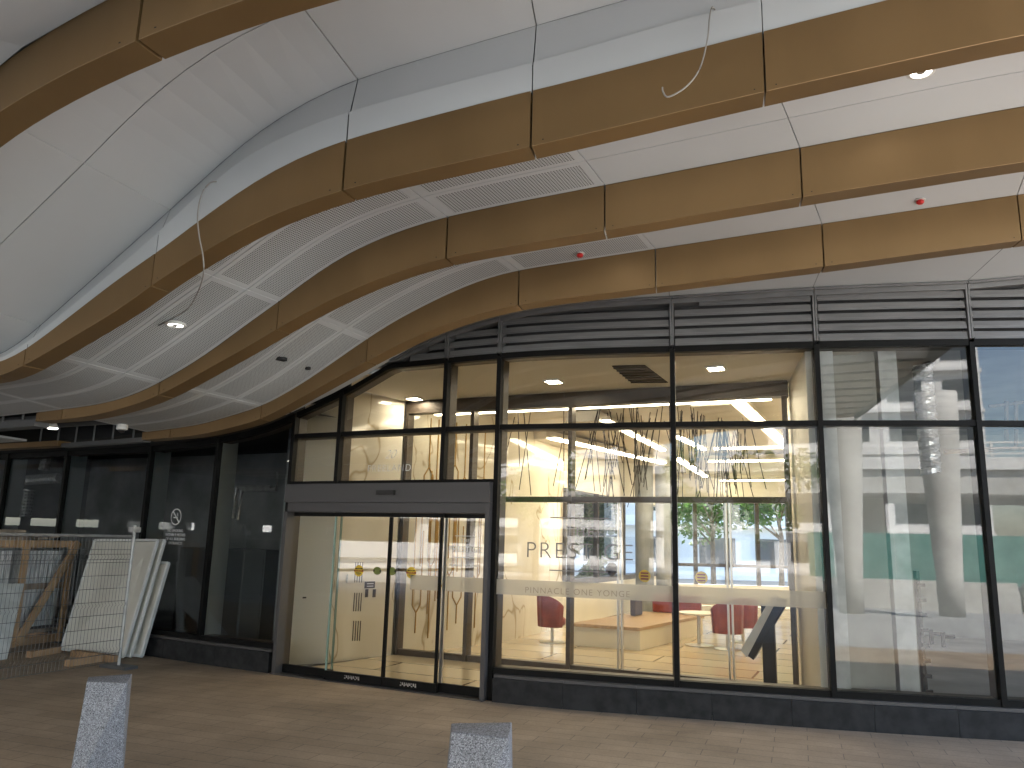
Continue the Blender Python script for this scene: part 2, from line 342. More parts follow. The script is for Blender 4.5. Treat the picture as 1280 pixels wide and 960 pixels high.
def granite():
    m = mat('speckled granite', (.4, .4, .41), .6); N, L, P = nodes(m); tc = N.new('ShaderNodeTexCoord')
    v = N.new('ShaderNodeTexVoronoi'); v.inputs['Scale'].default_value = 230; cr = N.new('ShaderNodeValToRGB'); cr.color_ramp.interpolation = 'CONSTANT'
    e = cr.color_ramp.elements; e[0].position = 0; e[0].color = (.075, .075, .08, 1); e[1].position = .18; e[1].color = (.175, .175, .185, 1); x = e.new(.55); x.color = (.24, .24, .255, 1); x = e.new(.82); x.color = (.35, .35, .365, 1)
    sp = N.new('ShaderNodeSeparateColor'); L.new(tc.outputs['Object'], v.inputs['Vector']); L.new(v.outputs['Color'], sp.inputs[0]); L.new(sp.outputs[0], cr.inputs[0]); L.new(cr.outputs[0], P.inputs['Base Color']); return m
M['granite'] = granite()

# ------------------------------------------------------------------ ground
mb = MB(); mb.poly([(-300, -300, -.12), (300, -300, -.12), (300, 300, -.12), (-300, 300, -.12)]); struct(mb, 'ground', M['earth'])
mb = MB()
ss = np.linspace(-14.5, 13, 40)
for a, b in zip(ss[:-1], ss[1:]): mb.poly([P3(a, 7.3, 0), P3(b, 7.3, 0), P3(b, -.12, 0), P3(a, -.12, 0)])
struct(mb, 'pavement', M['paver'])
mb = MB()
for a, b in zip(ss[:-1], ss[1:]): mb.poly([P3(a, 15.2, 0), P3(b, 15.2, 0), P3(b, 7.302, 0), P3(a, 7.302, 0)])
struct(mb, 'driveway', M['asphalt'])
mb = MB()
for a, b in zip(ss[:-1], ss[1:]): mb.hexa([P3(a, 15.4, -.118), P3(b, 15.4, -.118), P3(b, 15.203, -.118), P3(a, 15.203, -.118), P3(a, 15.4, .002), P3(b, 15.4, .002), P3(b, 15.203, .002), P3(a, 15.203, .002)])
struct(mb, 'kerb', M['palecon'])
mb = MB(); mb.poly([(-60, -60, -.112), (60, -60, -.112), (60, 6.0, -.112), (-60, 6.0, -.112)]); struct(mb, 'road', M['asphalt'])

# ------------------------------------------------------------------ measured edges of the canopy (photograph pixels -> heights along the facade)
D1, D2, D3, D0 = 3.6*K, 2.4*K, 1.2*K, 5.2*K; FD = .2
def dense(pts, step=14):
    out = []
    for (x0, y0), (x1, y1) in zip(pts[:-1], pts[1:]):
        n = max(1, int(abs(x1-x0)/step))
        out += [(x0+(x1-x0)*k/n, y0+(y1-y0)*k/n) for k in range(n)]
    return out+[pts[-1]]
def prof(pts, D, sig=.2): return smooth([h for h in (hit(x, y, D) for x, y in dense(pts)) if h], sig)
UF1 = prof([(0,455),(29.5,440),(160,339),(185.7,323),(320,225),(392,186),(436,173),(640,119),(665,113.5),(960,38),(1110,0),(1280,-42)], D1)
LF1 = prof([(0,472),(29.5,458),(160,380),(190,354.5),(320,276),(431,234.5),(640,188.5),(663.5,183),(958,114),(1280,42.5)], D1)
S1 = prof([(0,452),(29.5,434),(182,306),(250,243),(320,185),(435,139),(640,86),(890,15)], D1-.02)
UT = prof([(0,447),(32,424),(182,290),(320,166),(380,129),(412,110),(444,99),(640,41),(780,0)], 4.0)
UF2 = prof([(45,516),(125,506),(169,494),(197.5,480),(255,446),(320,397),(340,384),(420,325),(460,305),(495,289),(561,270),(640,254),(758,231),(960,192.5),(1280,132.5)], D2)
LF2 = prof([(45,526.5),(99,523),(150,512),(198.8,495),(320,427.5),(347,410),(420,371),(495,339),(559,321),(640,307.5),(757.5,288),(960,253.5),(1004,246),(1280,202)], D2)
UF3 = prof([(176.5,541),(250,531.5),(312,513),(324,510.5),(378,480),(452,428),(495,400),(545,375),(595,351),(640,339),(649.5,337.5),(820,311),(960,290),(1027.5,280),(1275,243)], D3)
LF3 = prof([(176.5,550),(250,544),(325.6,525.5),(459,451),(520,420),(580,397),(649,380),(821,359),(960,341.5),(1031,333),(1277,300)], D3)
UF0 = prof([(0,87),(60,41),(117,0)], D0, .3); LF0 = prof([(0,144),(75,95.5),(157.5,51),(160,50),(290,0)], D0, .3)
# fin 0 and the fins behind the camera keep the wave of fin 1, a little higher
def carry(f, g, pts):                                       # f where it was measured, the shape of g beyond
    q = [hit(x, y, D0)[0] for x, y in pts if hit(x, y, D0)]; a, b = min(q), max(q)
    h = lambda x: float(f(x)) if a <= x <= b else (float(g(x))+float(f(a))-float(g(a)) if x < a else float(g(x))+float(f(b))-float(g(b)))
    return smooth([(x, h(x)) for x in np.arange(-14, 12, .05)], .25)
lf0 = carry(LF0, LF1, [(0, 144), (290, 0)]); uf0 = carry(UF0, UF1, [(0, 87), (117, 0)])
uh0 = lambda s: lf0(s)+.05
CT = smooth([h for h in (hit(x, y, 0) for x, y in [(0,567),(90,562),(190,557),(250,550),(300,541),(340,530),(375,514),(430,489),(470,465),(520,435),(560,416),(632,393),(720,380),(840,372.5),(1017,362),(1212,354.5)]) if h], .2)

# ------------------------------------------------------------------ bronze fins
def fin(label, D, uf, lf, joints, s0, s1, vis=True, n_per=.12, FD=FD):
    root = thing('bronze_fin', label, 'ceiling fin', P3((s0+s1)/2, D-FD/2, float(lf((s0+s1)/2))), 'bronze fins across the canopy')
    js = [s0]+[j for j in joints if s0 < j < s1]+[s1]; g = .006
    for a, b in zip(js[:-1], js[1:]):
        a += g; b -= g; n = max(2, int((b-a)/n_per)) if vis else max(2, int((b-a)/.5)); q = np.linspace(a, b, n+1); mb = MB(); r = .003
        for i in range(n):
            u, v = q[i], q[i+1]
            sec = lambda t: [P3(t, D, float(uf(t))), P3(t, D, float(lf(t))+r), P3(t, D-r, float(lf(t))), P3(t, D-FD, float(lf(t))), P3(t, D-FD, float(uf(t)))]
            A, B = sec(u), sec(v)
            for k in range(4): mb.poly([A[k], A[k+1], B[k+1], B[k]], 1 if k == 1 else 0)
        for t in (a, b): mb.poly([P3(t, D, float(uf(t))), P3(t, D, float(lf(t))), P3(t, D-FD, float(lf(t))), P3(t, D-FD, float(uf(t)))])
        if vis:
            for t in (a+.06, b-.06): mb.poly([P3(t-.004, D+.002, float(lf(t))+.03), P3(t+.004, D+.002, float(lf(t))+.03), P3(t+.004, D+.002, float(lf(t))+.038), P3(t-.004, D+.002, float(lf(t))+.038)], 2)
        mb.build('cladding_panel', [M['gold'], M['gold_edge'], M['void']], root)
    return root
J1 = [-7.1, -5.6, -4.2, -2.78, -1.30, .12, 1.07, 2.69, 4.3, 5.9, 7.5]
J2 = [-7.0, -5.4, -4.0, -2.61, -1.15, .28, 1.38, 3.03, 4.75, 6.4, 8.0]
J3 = [-6.9, -5.2, -3.85, -2.47, -1.07, .47, 1.76, 3.35, 5.02, 6.7, 8.3]
J0 = [-7.2, -5.8, -4.4, -2.9, -1.6, .01, 1.0, 2.5, 4.1, 5.7, 7.3]
SR = 6.6  # canopy and roof cut short here so sun reaches the unseen ground
sL2 = hit(44, 526, D2)[0]; sL3 = hit(176.5, 550, D3)[0]; s3a = hit(72, 556, D3)[0]
fin('third bronze fin from the glass, running from left edge to top right corner', D1, UF1, LF1, J1, -12, SR)
fin('second bronze fin from the glass, with the ceiling light above its left end', D2, UF2, LF2, J2, sL2, SR)
fin('bronze fin nearest the glass, curving down over the entrance transom', D3, UF3, LF3, J3, sL3, SR)
u3l = lambda s: np.full_like(np.asarray(s, float), 3.10); l3l = lambda s: np.full_like(np.asarray(s, float), 3.02)
fin('short bronze fin piece at the far left above the dark windows', D3, u3l, l3l, [-8.6], -12, s3a)
fin('bronze fin crossing the top left corner of the canopy', D0, uf0, lf0, J0, -12, SR)
HID = [7.7, 8.65, 9.6, 10.55, 11.5, 12.45, 13.4, 14.35]
ords = ['overhead, just behind the photographer', 'second', 'third', 'fourth', 'fifth', 'sixth', 'seventh', 'at the street edge of the canopy, last']
for i, D in enumerate(HID):
    fin('bronze fin over the forecourt behind the camera, '+(ords[i] if i in (0, 7) else ords[i]+' fin out towards the street'), D, uh0, lf0, J0, -12, SR, vis=False, FD=.6)

# ------------------------------------------------------------------ ceiling bays between the fins
def bay(Da, Db, za, zb, ja, jb, rows, s_lo, s_hi, perf=None, vis=True, wide=False):
    """panels from D=Da (street side) to D=Db; za/zb heights at the two sides; ja/jb joint positions at the two sides"""
    root = bpy.data.objects.new('ceiling', None); COL.objects.link(root); root['kind'] = 'structure'; root.location = P3(0, (Da+Db)/2, float(za(0)))
    clip = lambda q: [s_lo]+[j for j in q if s_lo < j < s_hi]+[s_hi]
    ja, jb = zip(*[(x, y) for x, y in zip(ja, jb) if x < s_hi-.1 and y < s_hi-.1])
    a_j = [s_lo]+list(ja)+[s_hi]; b_j = [s_lo]+list(jb)+[s_hi]; g = .004
    for i in range(len(a_j)-1):
        if a_j[i+1]-a_j[i] < .05: continue
        for r in range(len(rows)-1):
            v0 = rows[r]+g/abs(Da-Db); v1 = rows[r+1]-g/abs(Da-Db)
            L0, L1 = a_j[i], b_j[i]; R0, R1 = a_j[i+1], b_j[i+1]
            n = max(3, int((R0-L0)/(.14 if vis else .5)))
            def pt(u, v):
                l = L0+(L1-L0)*v+g; h = R0+(R1-R0)*v-g; s = l+(h-l)*u; D = Da+(Db-Da)*v
                return P3(s, D, float(za(s))*(1-v)+float(zb(s))*v)
            wid = abs(Da-Db)*(v1-v0); ln = R0-L0; bu = .05/ln; bv = .04/wid; isp = perf is not None and (L0+R0)/2 < perf
            us = np.linspace(0, 1, n+1); us = np.unique(np.round(np.concatenate([us, [bu, 1-bu]]), 6)); vv = [0, bv, 1-bv, 1] if isp else [0, 1]
            mb = MB()
            for k in range(len(us)-1):
                for q in range(len(vv)-1):
                    A = [(us[k], vv[q]), (us[k+1], vv[q]), (us[k+1], vv[q+1]), (us[k], vv[q+1])]
                    inner = isp and q == 1 and us[k] >= bu-1e-6 and us[k+1] <= 1-bu+1e-6
                    uv = [(L0*1.08+x*ln*1.1, y*wid) for x, y in A]
                    mb.poly([pt(x, v0+(v1-v0)*y) for x, y in A], 1 if inner else 0, uv)
            if vis:                                         # folded edges
                for k in range(len(us)-1):
                    for v in (v0, v1):
                        p, q = pt(us[k], v), pt(us[k+1], v); mb.poly([p, q, (q[0], q[1], q[2]+.02), (p[0], p[1], p[2]+.02)])
                for u in (0, 1):
                    p, q = pt(u, v0), pt(u, v1); mb.poly([p, q, (q[0], q[1], q[2]+.02), (p[0], p[1], p[2]+.02)])
            mb.build('ceiling_panel', [M['white'], M['perf']], root, fix=False)
    return root
third = [0, .3333, .6667, 1]
bay(D1-FD-.01, D2+.002, UF1, UF2, J1, J2, third, -12, SR, perf=1.1)
bay(D2-FD-.01, D3+.002, UF2, UF3, [j for j in J2 if j > -3.8], [j for j in J3 if j > -3.7], third, -4.25, SR, perf=1.4)
UTm = lambda s: max(float(UT(s)), float(S1(s))+.004, float(UF1(s))+.014)
bay(4.0, D0-FD-.01, UTm, UTm, J1, [j+.1 for j in J1], [0, .515, 1], -12, SR)
for i, D in enumerate([D0]+HID[:-1]):
    bay(HID[i]-.61, D+.01, uh0, uh0 if i else uf0, J0, J0, [0, 1], -12, SR, vis=False)
# white fascia strip above fin 1 and the cove above it
root = bpy.data.objects.new('ceiling', None); COL.objects.link(root); root['kind'] = 'structure'; root.location = P3(0, D1, 4.6)
js = [-12]+[j for j in J1 if j < SR-.1]+[SR]
for a, b in zip(js[:-1], js[1:]):
    q = np.linspace(a+.003, b-.003, max(3, int((b-a)/.14))+1); mb = MB(); m2 = MB()
    for u, v in zip(q[:-1], q[1:]):
        s1 = lambda t: max(float(S1(t)), float(UF1(t))+.01); ut = lambda t: max(float(UT(t)), s1(t)+.005)
        mb.poly([P3(u, D1-.012, float(UF1(u))-.01), P3(v, D1-.012, float(UF1(v))-.01), P3(v, D1-.012, s1(v)), P3(u, D1-.012, s1(u))])
        mb.poly([P3(u, D1-.012, s1(u)), P3(v, D1-.012, s1(v)), P3(v, D1-.03, s1(v)), P3(u, D1-.03, s1(u))])
        m2.poly([P3(u, D1-.03, s1(u)-.01), P3(v, D1-.03, s1(v)-.01), P3(v, 4.0, ut(v)), P3(u, 4.0, ut(u))])
    mb.build('fascia_panel', M['white'], root); m2.build('cove_panel', M['white'], root)
# strip between fin nearest the glass and the louvres
root = bpy.data.objects.new('ceiling', None); COL.objects.link(root); root['kind'] = 'structure'; root.location = P3(2, .6, 4.8)
js = [-3.2, -1.2, .5, 1.87, 3.44, 5.05, SR]
for a, b in zip(js[:-1], js[1:]):
    q = np.linspace(a+.005, b-.005, 9); mb = MB()
    for u, v in zip(q[:-1], q[1:]):
        mb.poly([P3(u, D3-FD-.01, float(CT(u))+.07), P3(v, D3-FD-.01, float(CT(v))+.07), P3(v, .07, float(CT(v))+.005), P3(u, .07, float(CT(u))+.005)])
    mb.build('ceiling_panel', M['white'], root)
# unseen roof deck added above everything to block light, its street edge and dark plenum
mb = MB(); q = np.concatenate([np.linspace(-14.5, SR, 24), np.linspace(SR, 13, 7)[1:]])
for u, v in zip(q[:-1], q[1:]):
    o = 14.4 if v <= SR+.01 else .1; i_ = -21.0
    mb.hexa([P3(u, o, 6.5), P3(v, o, 6.5), P3(v, i_, 6.5), P3(u, i_, 6.5), P3(u, o, 6.9), P3(v, o, 6.9), P3(v, i_, 6.9), P3(u, i_, 6.9)])
struct(mb, 'roof', M['darkconc'])
mb = MB()
for u, v in zip(q[:23], q[1:24]):
    mb.poly([P3(u, 14.37, float(uf0(u))-.02), P3(v, 14.37, float(uf0(v))-.02), P3(v, 14.37, 6.9), P3(u, 14.37, 6.9)])
one(mb, 'canopy_fascia', M['white'], 'white fascia along the street edge of the canopy roof', 'fascia', fix=False)
mb = MB(); mb.fbox(SR+.06, 13, .06, -.2, 4.5, 6.49, 6); one(mb, 'upper_wall', M['louvre'], 'dark clad wall above the glass past the right end of the canopy', 'wall')
mb = MB(); mb.fbox(-12.4, -2.4, -.21, -.25, 3.7, 6.49, 12); struct(mb, 'sky_block_board', M['void'])  # board added so no sky shows through the ceiling gaps
# left end: missing panels, hangers and channels
t = thing('ceiling_framing', 'exposed grey steel channels and hangers where ceiling panels are missing at far left', 'ceiling framing', P3(-6, 1.9, 3.1))
mb = MB(); mb.bar(P3(sL2-.02, D2-.1, 2.98+.1), P3(-9, D2-.1, 3.10), .18, .09); mb.build('channel', M['wire'], t)
mb = MB(); mb.bar(P3(sL3-.02, D3-.1, 3.04), P3(s3a+.02, D3-.1, 3.03), .12, .06); mb.build('channel', M['wire'], t)
for D in (1.75, 2.05, 2.35):
    mb = MB(); mb.bar(P3(-4.3, D, 3.22), P3(-9, D, 3.26), .04, .05); mb.build('channel', M['wire'], t)
for s in np.linspace(-4.6, -6.6, 6):
    mb = MB(); mb.tube([P3(s, D3-.1, 3.05), P3(s, D3-.1, 3.35)], .014, 6); mb.build('hanger', M['wire'], t)
    mb = MB(); mb.tube([P3(s-.2, D2-.1, 3.1), P3(s-.2, D2-.1, 3.4)], .014, 6); mb.build('hanger', M['wire'], t)
mb = MB()
mb.hexa([P3(-9.5, 2.5, 3.14), P3(-6.75, 2.2, 3.14), P3(-6.72, D3+.02, 3.11), P3(-9.5, D3+.02, 3.11), P3(-9.5, 2.5, 3.17), P3(-6.75, 2.2, 3.17), P3(-6.72, D3+.02, 3.14), P3(-9.5, D3+.02, 3.14)])
one(mb, 'ceiling_panel', M['white'], 'white ceiling panel alone at far left beside the gap in the ceiling', 'ceiling panel')
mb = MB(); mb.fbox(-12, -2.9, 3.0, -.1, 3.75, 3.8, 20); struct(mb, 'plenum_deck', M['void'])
for s in (-12.05, SR+.02):
    mb = MB(); mb.fbox(s, s+.03, 14.3, -.1, max(3.0, float(LF1(s))+.1), 6.5); one(mb, 'canopy_end_block', M['void'], 'dark board added to keep sky and sun out at the '+('left' if s < 0 else 'right')+' end of the canopy roof space', 'board')  # added boards, keep outside light from leaking into the roof space

# ------------------------------------------------------------------ glass facade
MS = [-12.4, -10.8, -9.22, -7.68, -5.76, -4.39]; SJ = -3.07                # dark windows; left door jamb
SM = [-.15, 1.89, 3.45, 5.05, 6.65, 8.25, 9.8]                            # lobby and right hand mullions
STOP = [-2.34, -.84]                                                      # short mullions above the door only
ZH, ZT, ZD = 4.09, 3.19, 2.51                                             # glazing head, transom, door header
head = lambda s: min(ZH, float(CT(s))-.05)
fac = thing('glass_facade', 'curved glass facade with black mullions and grey louvres around the entrance', 'glass facade', P3(1, 0, 0))
def mullion(s, z0, z1, ret):
    mb = MB(); mb.fbox(s-.026, s+.026, .05, -.03, z0, z1); o = mb.build('mullion', M['black'], fac)
    mb = MB(); mb.fbox(s-.03, s+.03, -.034, -.20 if ret is not M['frame_grey'] else -.32, z0+.002, z1-.002); mb.build('mullion_return', ret, o)
for s in MS: mullion(s, .3, float(CT(s))-.02, M['frame_grey'])
mullion(SJ, 0, float(CT(SJ))-.02, M['header'])
for s in SM: mullion(s, .3 if s != SM[0] else 0, ZH, M['bronze_dark'])
for s in STOP: mullion(s, ZD, head(s), M['bronze_dark'])
def transom(a, b, z, h=.06, n=1, zf=None):
    mb = MB(); z0 = (lambda q: zf(q)-h/2) if zf else z-h/2; z1 = (lambda q: zf(q)+h/2) if zf else z+h/2
    mb.fbox(a+.028, b-.028, .035, -.03, z0, z1, n); o = mb.build('transom', M['black'], fac)
    mb = MB(); mb.fbox(a+.032, b-.032, -.033, -.19, (lambda q: (zf(q) if zf else z)-h/2-.004), (lambda q: (zf(q) if zf else z)+h/2+.004), n); mb.build('transom_return', M['bronze_dark'], o)
top = [SJ]+STOP+SM
for a, b in zip(top[:-1], top[1:]): transom(a, b, ZT); transom(a, b, ZH, .07, 14, lambda q: head(q))
for a, b in zip([SJ]+STOP, STOP+[SM[0]]): transom(a, b, ZD+.02, .04)
for a, b in zip(SM[:-1], SM[1:]): transom(a, b, .33, .07)
lw = MS+[SJ]
for a, b in zip(lw[:-1], lw[1:]): transom(a, b, .33, .07); transom(a, b, 3, .08, 8, lambda q: float(CT(q))-.06)
def pane(a, b, z0, z1, m, name='window_pane', n=1, parent=fac):
    q = np.linspace(a+.02, b-.02, n+1); mb = MB(); pa = Vector(P3(a+.02, -.012, 0)); pb = Vector(P3(b-.02, -.012, 0))
    zz = z1 if callable(z1) else (lambda x: z1)
    base = [(pa+(pb-pa)*(i/n)) for i in range(n+1)]
    pts = [(p.x, p.y, z0) for p in base]+[(p.x, p.y, zz(q[i])) for i, p in reversed(list(enumerate(base)))]
    mb.poly(pts); return mb.build(name, m, parent, fix=False)
PANES = {}
for i, (a, b) in enumerate(zip(SM[:-1], SM[1:])):
    PANES[i] = pane(a, b, .34, ZT-.01, M['glass']); pane(a, b, ZT+.01, ZH, M['glass'])
for a, b in zip([SJ]+STOP, STOP+[SM[0]]):
    pane(a, b, ZD+.02, ZT-.01, M['glass']); pane(a, b, ZT+.01, lambda q: head(q), M['glass'], n=14)
DP = {}
for a, b in zip(lw[:-1], lw[1:]): DP[round(a, 2)] = pane(a, b, .34, lambda q: float(CT(q))-.05, M['glass_dark'], n=10)
# louvres
lm = [-1.75, STOP[1]]+SM
for a, b in zip(lm[:-1], lm[1:]):
    lv = None
    mb = MB(); n = 12; mb.fbox(a+.004, b-.004, -.11, -.13, ZH+.04, lambda q: max(float(CT(q))-.005, ZH+.05), n); lv = mb.build('louvre_panel', M['header'], fac)
    zt = lambda q: float(CT(q))
    for k in range(5):
        z = ZH+.05+k*.118
        q = [s for s in np.linspace(a+.035, b-.035, 17) if zt(s)-.03 > z+.09]
        if len(q) < 2: continue
        mb = MB(); n = len(q)-1
        for u, v in zip(q[:-1], q[1:]):
            A = lambda t: [P3(t, .045, z), P3(t, .045, z+.012), P3(t, -.09, z+.105), P3(t, -.10, z+.09)]
            x, y = A(u), A(v)
            for j in range(4): mb.poly([x[j], x[(j+1) % 4], y[(j+1) % 4], y[j]])
            mb.poly([P3(u, .046, z-.014), P3(v, .046, z-.014), P3(v, .030, z+.072), P3(u, .030, z+.072)])
        mb.build('louvre_blade', M['louvre'], lv)
    for s in (a, b):
        if zt(s)-.03 < ZH+.08: continue
        mb = MB(); e = .022 if s == a else -.022; mb.fbox(min(s, s+e)+(.004 if s == a else 0), max(s, s+e)-(0 if s == a else .004), .06, -.10, ZH+.04, zt(s)-.01); mb.build('louvre_frame', M['louvre'], lv)
    mb = MB(); mb.fbox(a+.004, b-.004, .064, -.1, lambda q: max(zt(q)-.085, ZH+.045), lambda q: max(zt(q), ZH+.06), n); mb.build('louvre_trim', M['louvre'], lv)
    mb = MB(); mb.fbox(a+.004, b-.004, .10, .066, lambda q: max(zt(q)-.03, ZH+.045), lambda q: max(zt(q)-.005, ZH+.06), n); mb.build('louvre_trim', M['louvre'], lv)
# stone plinth, one stone per length
cuts = list(np.arange(SM[0]+.055, 10, .78)); 
for a, b in zip(cuts[:-1], cuts[1:]):
    mb = MB(); mb.fbox(a+.002, b-.002, .11, -.15, 0, .26, 2); o = mb.build('plinth', M['plinth'], fac); 
    mb = MB(); mb.fbox(a+.001, b-.001, .075, -.15, .262, .298, 2); mb.build('sill', M['header'], o)
cuts = list(np.arange(-15.4, SJ-.08, .95))+[SJ-.03]
for a, b in zip(cuts[:-1], cuts[1:]):
    mb = MB(); mb.fbox(a+.002, b-.002, .12, -.15, 0, .26, 2); o = mb.build('plinth', M['plinth'], fac)
    mb = MB(); mb.fbox(a+.001, b-.001, .08, -.15, .262, .298, 2); mb.build('sill', M['header'], o)
for a, b in ((-12.6, SJ-.03), (SM[0]+.06, 10)):
    mb = MB(); mb.fbox(a, b, -.152, -.19, .003, .30, 14); mb.build('plinth_backing', M['black'], fac)  # unseen board added so lobby light stays out of the stone joints
# beam closing the top of the dark windows
mb = MB(); mb.fbox(-12.4, SJ-.03, .9, -.2, lambda q: float(CT(q))+.005, lambda q: max(float(CT(q))+.25, 3.74), 30); struct(mb, 'soffit_beam', M['void'])

# ------------------------------------------------------------------ entrance door
SD = [hit(350, 832, 0)[0], hit(413, 846, 0)[0], hit(481, 854.5, 0)[0], hit(543, 859.5, 0)[0], SM[0]-.03]
SD[0] = SJ+.03
door = thing('sliding_door', 'dark framed automatic sliding glass doors at the lobby entrance', 'door', P3(-1.6, 0, 0))
ZO = 2.13
mb = MB(); mb.fbox(SD[0], SD[4], .14, -.16, ZO+.13, ZD-.005); hd = mb.build('header', M['header'], door)
mb = MB(); mb.fbox(SD[0]+.02, SD[4]-.02, .09, -.12, ZO, ZO+.128); mb.build('header_track', M['header'], hd)
mb = MB(); sc_ = hit(483, 622, .14)[0]; mb.fbox(sc_-.12, sc_+.12, .19, .142, ZO+.22, ZO+.28); mb.build('motion_sensor', M['blackprint'], hd)
for s in (SD[0], SD[4]-.05):
    mb = MB(); mb.fbox(s, s+.05, .13, -.02, 0, ZO-.002 if s == SD[0] else ZO+.126); mb.build('jamb', M['header'], door)
def leaf(a, b, D, stile, txt=None, side=False):
    mb = MB(); mb.fbox(a+.004, b-.004, D+.022, D-.022, .012, .115); o = mb.build('door_leaf', M['black'], door)
    mb = MB(); mb.fbox(a+.004, b-.004, D+.02, D-.02, ZO-.055, ZO-.004); mb.build('top_rail', M['black'], o)
    mb = MB(); mb.poly([P3(a+.006, D, .115), P3(b-.006, D, .115), P3(b-.006, D, ZO-.055), P3(a+.006, D, ZO-.055)]); mb.build('door_glass', M['glass'], o, fix=False)
    for s, w_, m in stile:
        mb = MB(); mb.fbox(s, s+w_, D+.016, D-.016, .117, ZO-.057); mb.build('stile', m, o)
    if txt:                                                                # small silver maker's mark, illegible at this distance
        mb = MB(); c = (a+b)/2; x = c-.11
        for k in range(9):
            ww = .024; z0 = .045+.012*(k % 2)
            mb.fbox(x, x+ww*.72, D+.026, D+.0235, z0, z0+.014+.012*((k*5) % 3)/2); mb.fbox(x+ww*.25, x+ww*.6, D+.026, D+.0235, .075-.004*(k % 3), .088); x += ww
        mb.build('rail_mark', M['steel'], o)
    return o
leaf(SD[0]+.05, SD[1], -.03, [(SD[1]-.016, .012, M['glass_edge'])])
Lf1 = leaf(SD[1]-.05, SD[2], .045, [(SD[1]-.045, .012, M['glass_edge']), (SD[2]-.02, .016, M['black'])], txt=True)
Lf2 = leaf(SD[2], SD[3]+.06, .045, [(SD[2]+.004, .014, M['black']), (SD[3]+.02, .03, M['black'])], txt=True)
Lf3 = leaf(SD[3], SD[4]-.05, -.03, [(SD[3]+.035, .04, M['steel'])])
mb = MB(); mb.fbox(SD[0], SD[4], .16, -.2, .001, .011); mb.build('threshold', M['header'], door)

# ------------------------------------------------------------------ lettering and stickers on the glass
FONT = None
def text(name, body, s, D, z, size, m, parent, align='CENTER', shear=0.0, space=1.0, weight=0.0, ext=.0008):
    cu = bpy.data.curves.new(name, 'FONT'); cu.body = body; cu.size = size; cu.align_x = align; cu.align_y = 'CENTER'
    cu.shear = shear; cu.space_character = space; cu.extrude = ext; cu.offset = weight
    o = bpy.data.objects.new(name, cu); COL.objects.link(o); cu.materials.append(m)
    nx, ny = float(np.interp(s, GS, NX)), float(np.interp(s, GS, NY)); T = Vector((-ny, nx, 0)); N_ = Vector((nx, ny, 0)); p = P3(s, D, z)
    W = Matrix(((T.x, 0, N_.x, p[0]), (T.y, 0, N_.y, p[1]), (0, 1, 0, p[2]), (0, 0, 0, 1)))
    dg = bpy.context.evaluated_depsgraph_get(); me = bpy.data.meshes.new_from_object(o.evaluated_get(dg)); bpy.data.objects.remove(o); bpy.data.curves.remove(cu)
    me.transform(W); me.name = name; o = bpy.data.objects.new(name, me); COL.objects.link(o)
    if not me.materials: me.materials.append(m)
    o.parent = parent; L = parent.location if parent.parent is None else Vector((0, 0, 0))
    o.matrix_parent_inverse = Matrix.Translation(-L)
    return o
p1 = PANES[0]; sc0 = (hit(657, 690, 0)[0]+hit(792, 690, 0)[0])/2
zp = hit(724, 690, 0)[1]
text('pane_lettering', 'PRESTIGE', sc0, .012, zp, .265, M['silverletter'], p1, space=1.18, weight=-.004)
text('pane_lettering', 'THE', sc0+.01, .012, hit(724, 665, 0)[1], .155, M['silverletter'], p1, space=1.3, weight=-.002)
text('pane_lettering', 'PINNACLE ONE YONGE', sc0-.02, .012, hit(724, 740.5, 0)[1], .098, M['silverletter'], p1, space=1.2, weight=-.001)
for yy, in ((647.5,), (714,)):
    mb = MB(); zz = hit(724, yy, 0)[1]; mb.fbox(sc0-.33, sc0+.33, .014, .012, zz-.006, zz+.006); mb.build('lettering_rule', M['silverletter'], p1)
# the same logo, small and white, on the fixed leaf of the door
lc = hit(580, 690, 0)[0]
text('pane_lettering', 'PRESTIGE', lc, -.02, hit(580, 687, 0)[1], .098, M['whiteletter'], Lf3, space=1.18)
text('pane_lettering', 'THE', lc, -.02, hit(580, 676, 0)[1], .06, M['whiteletter'], Lf3, space=1.2)
text('pane_lettering', 'PINNACLE ONE YONGE', lc, -.02, hit(580, 707, 0)[1], .034, M['whiteletter'], Lf3, space=1.2)
for yy in (670, 697):
    mb = MB(); zz = hit(580, yy, 0)[1]; mb.fbox(lc-.13, lc+.13, -.019, -.021, zz-.004, zz+.004); mb.build('lettering_rule', M['whiteletter'], Lf3)
top_pane = [o for o in fac.children if o.name.startswith('window_pane')]
tp = fac
s20 = hit(487, 582, 0)[0]
text('glass_lettering', '20', s20, .012, hit(487, 568.5, 0)[1], .17, M['whiteletter'], tp, shear=.45, weight=-.003)
text('glass_lettering', 'FREELAND', s20, .012, hit(487, 585.5, 0)[1], .13, M['whiteletter'], tp, space=1.18, weight=-.002)
# frosted bands
def band(a, b, D, parent, z0=1.19, z1=1.365):
    mb = MB(); pa = P3(a, D, 0); pb = P3(b, D, 0)
    mb.poly([(pa[0], pa[1], z0), (pb[0], pb[1], z0), (pb[0], pb[1], z1), (pa[0], pa[1], z1)]); mb.build('frosted_band', M['frost'], parent, fix=False)
band(SM[0]+.03, SM[1]-.03, .004, PANES[0]); band(SM[1]+.03, SM[2]-.03, .004, PANES[1])
band(SD[3]+.08, SD[4]-.055, -.024, Lf3); band(SD[2]+.3, SD[3]+.02, .05, Lf2)
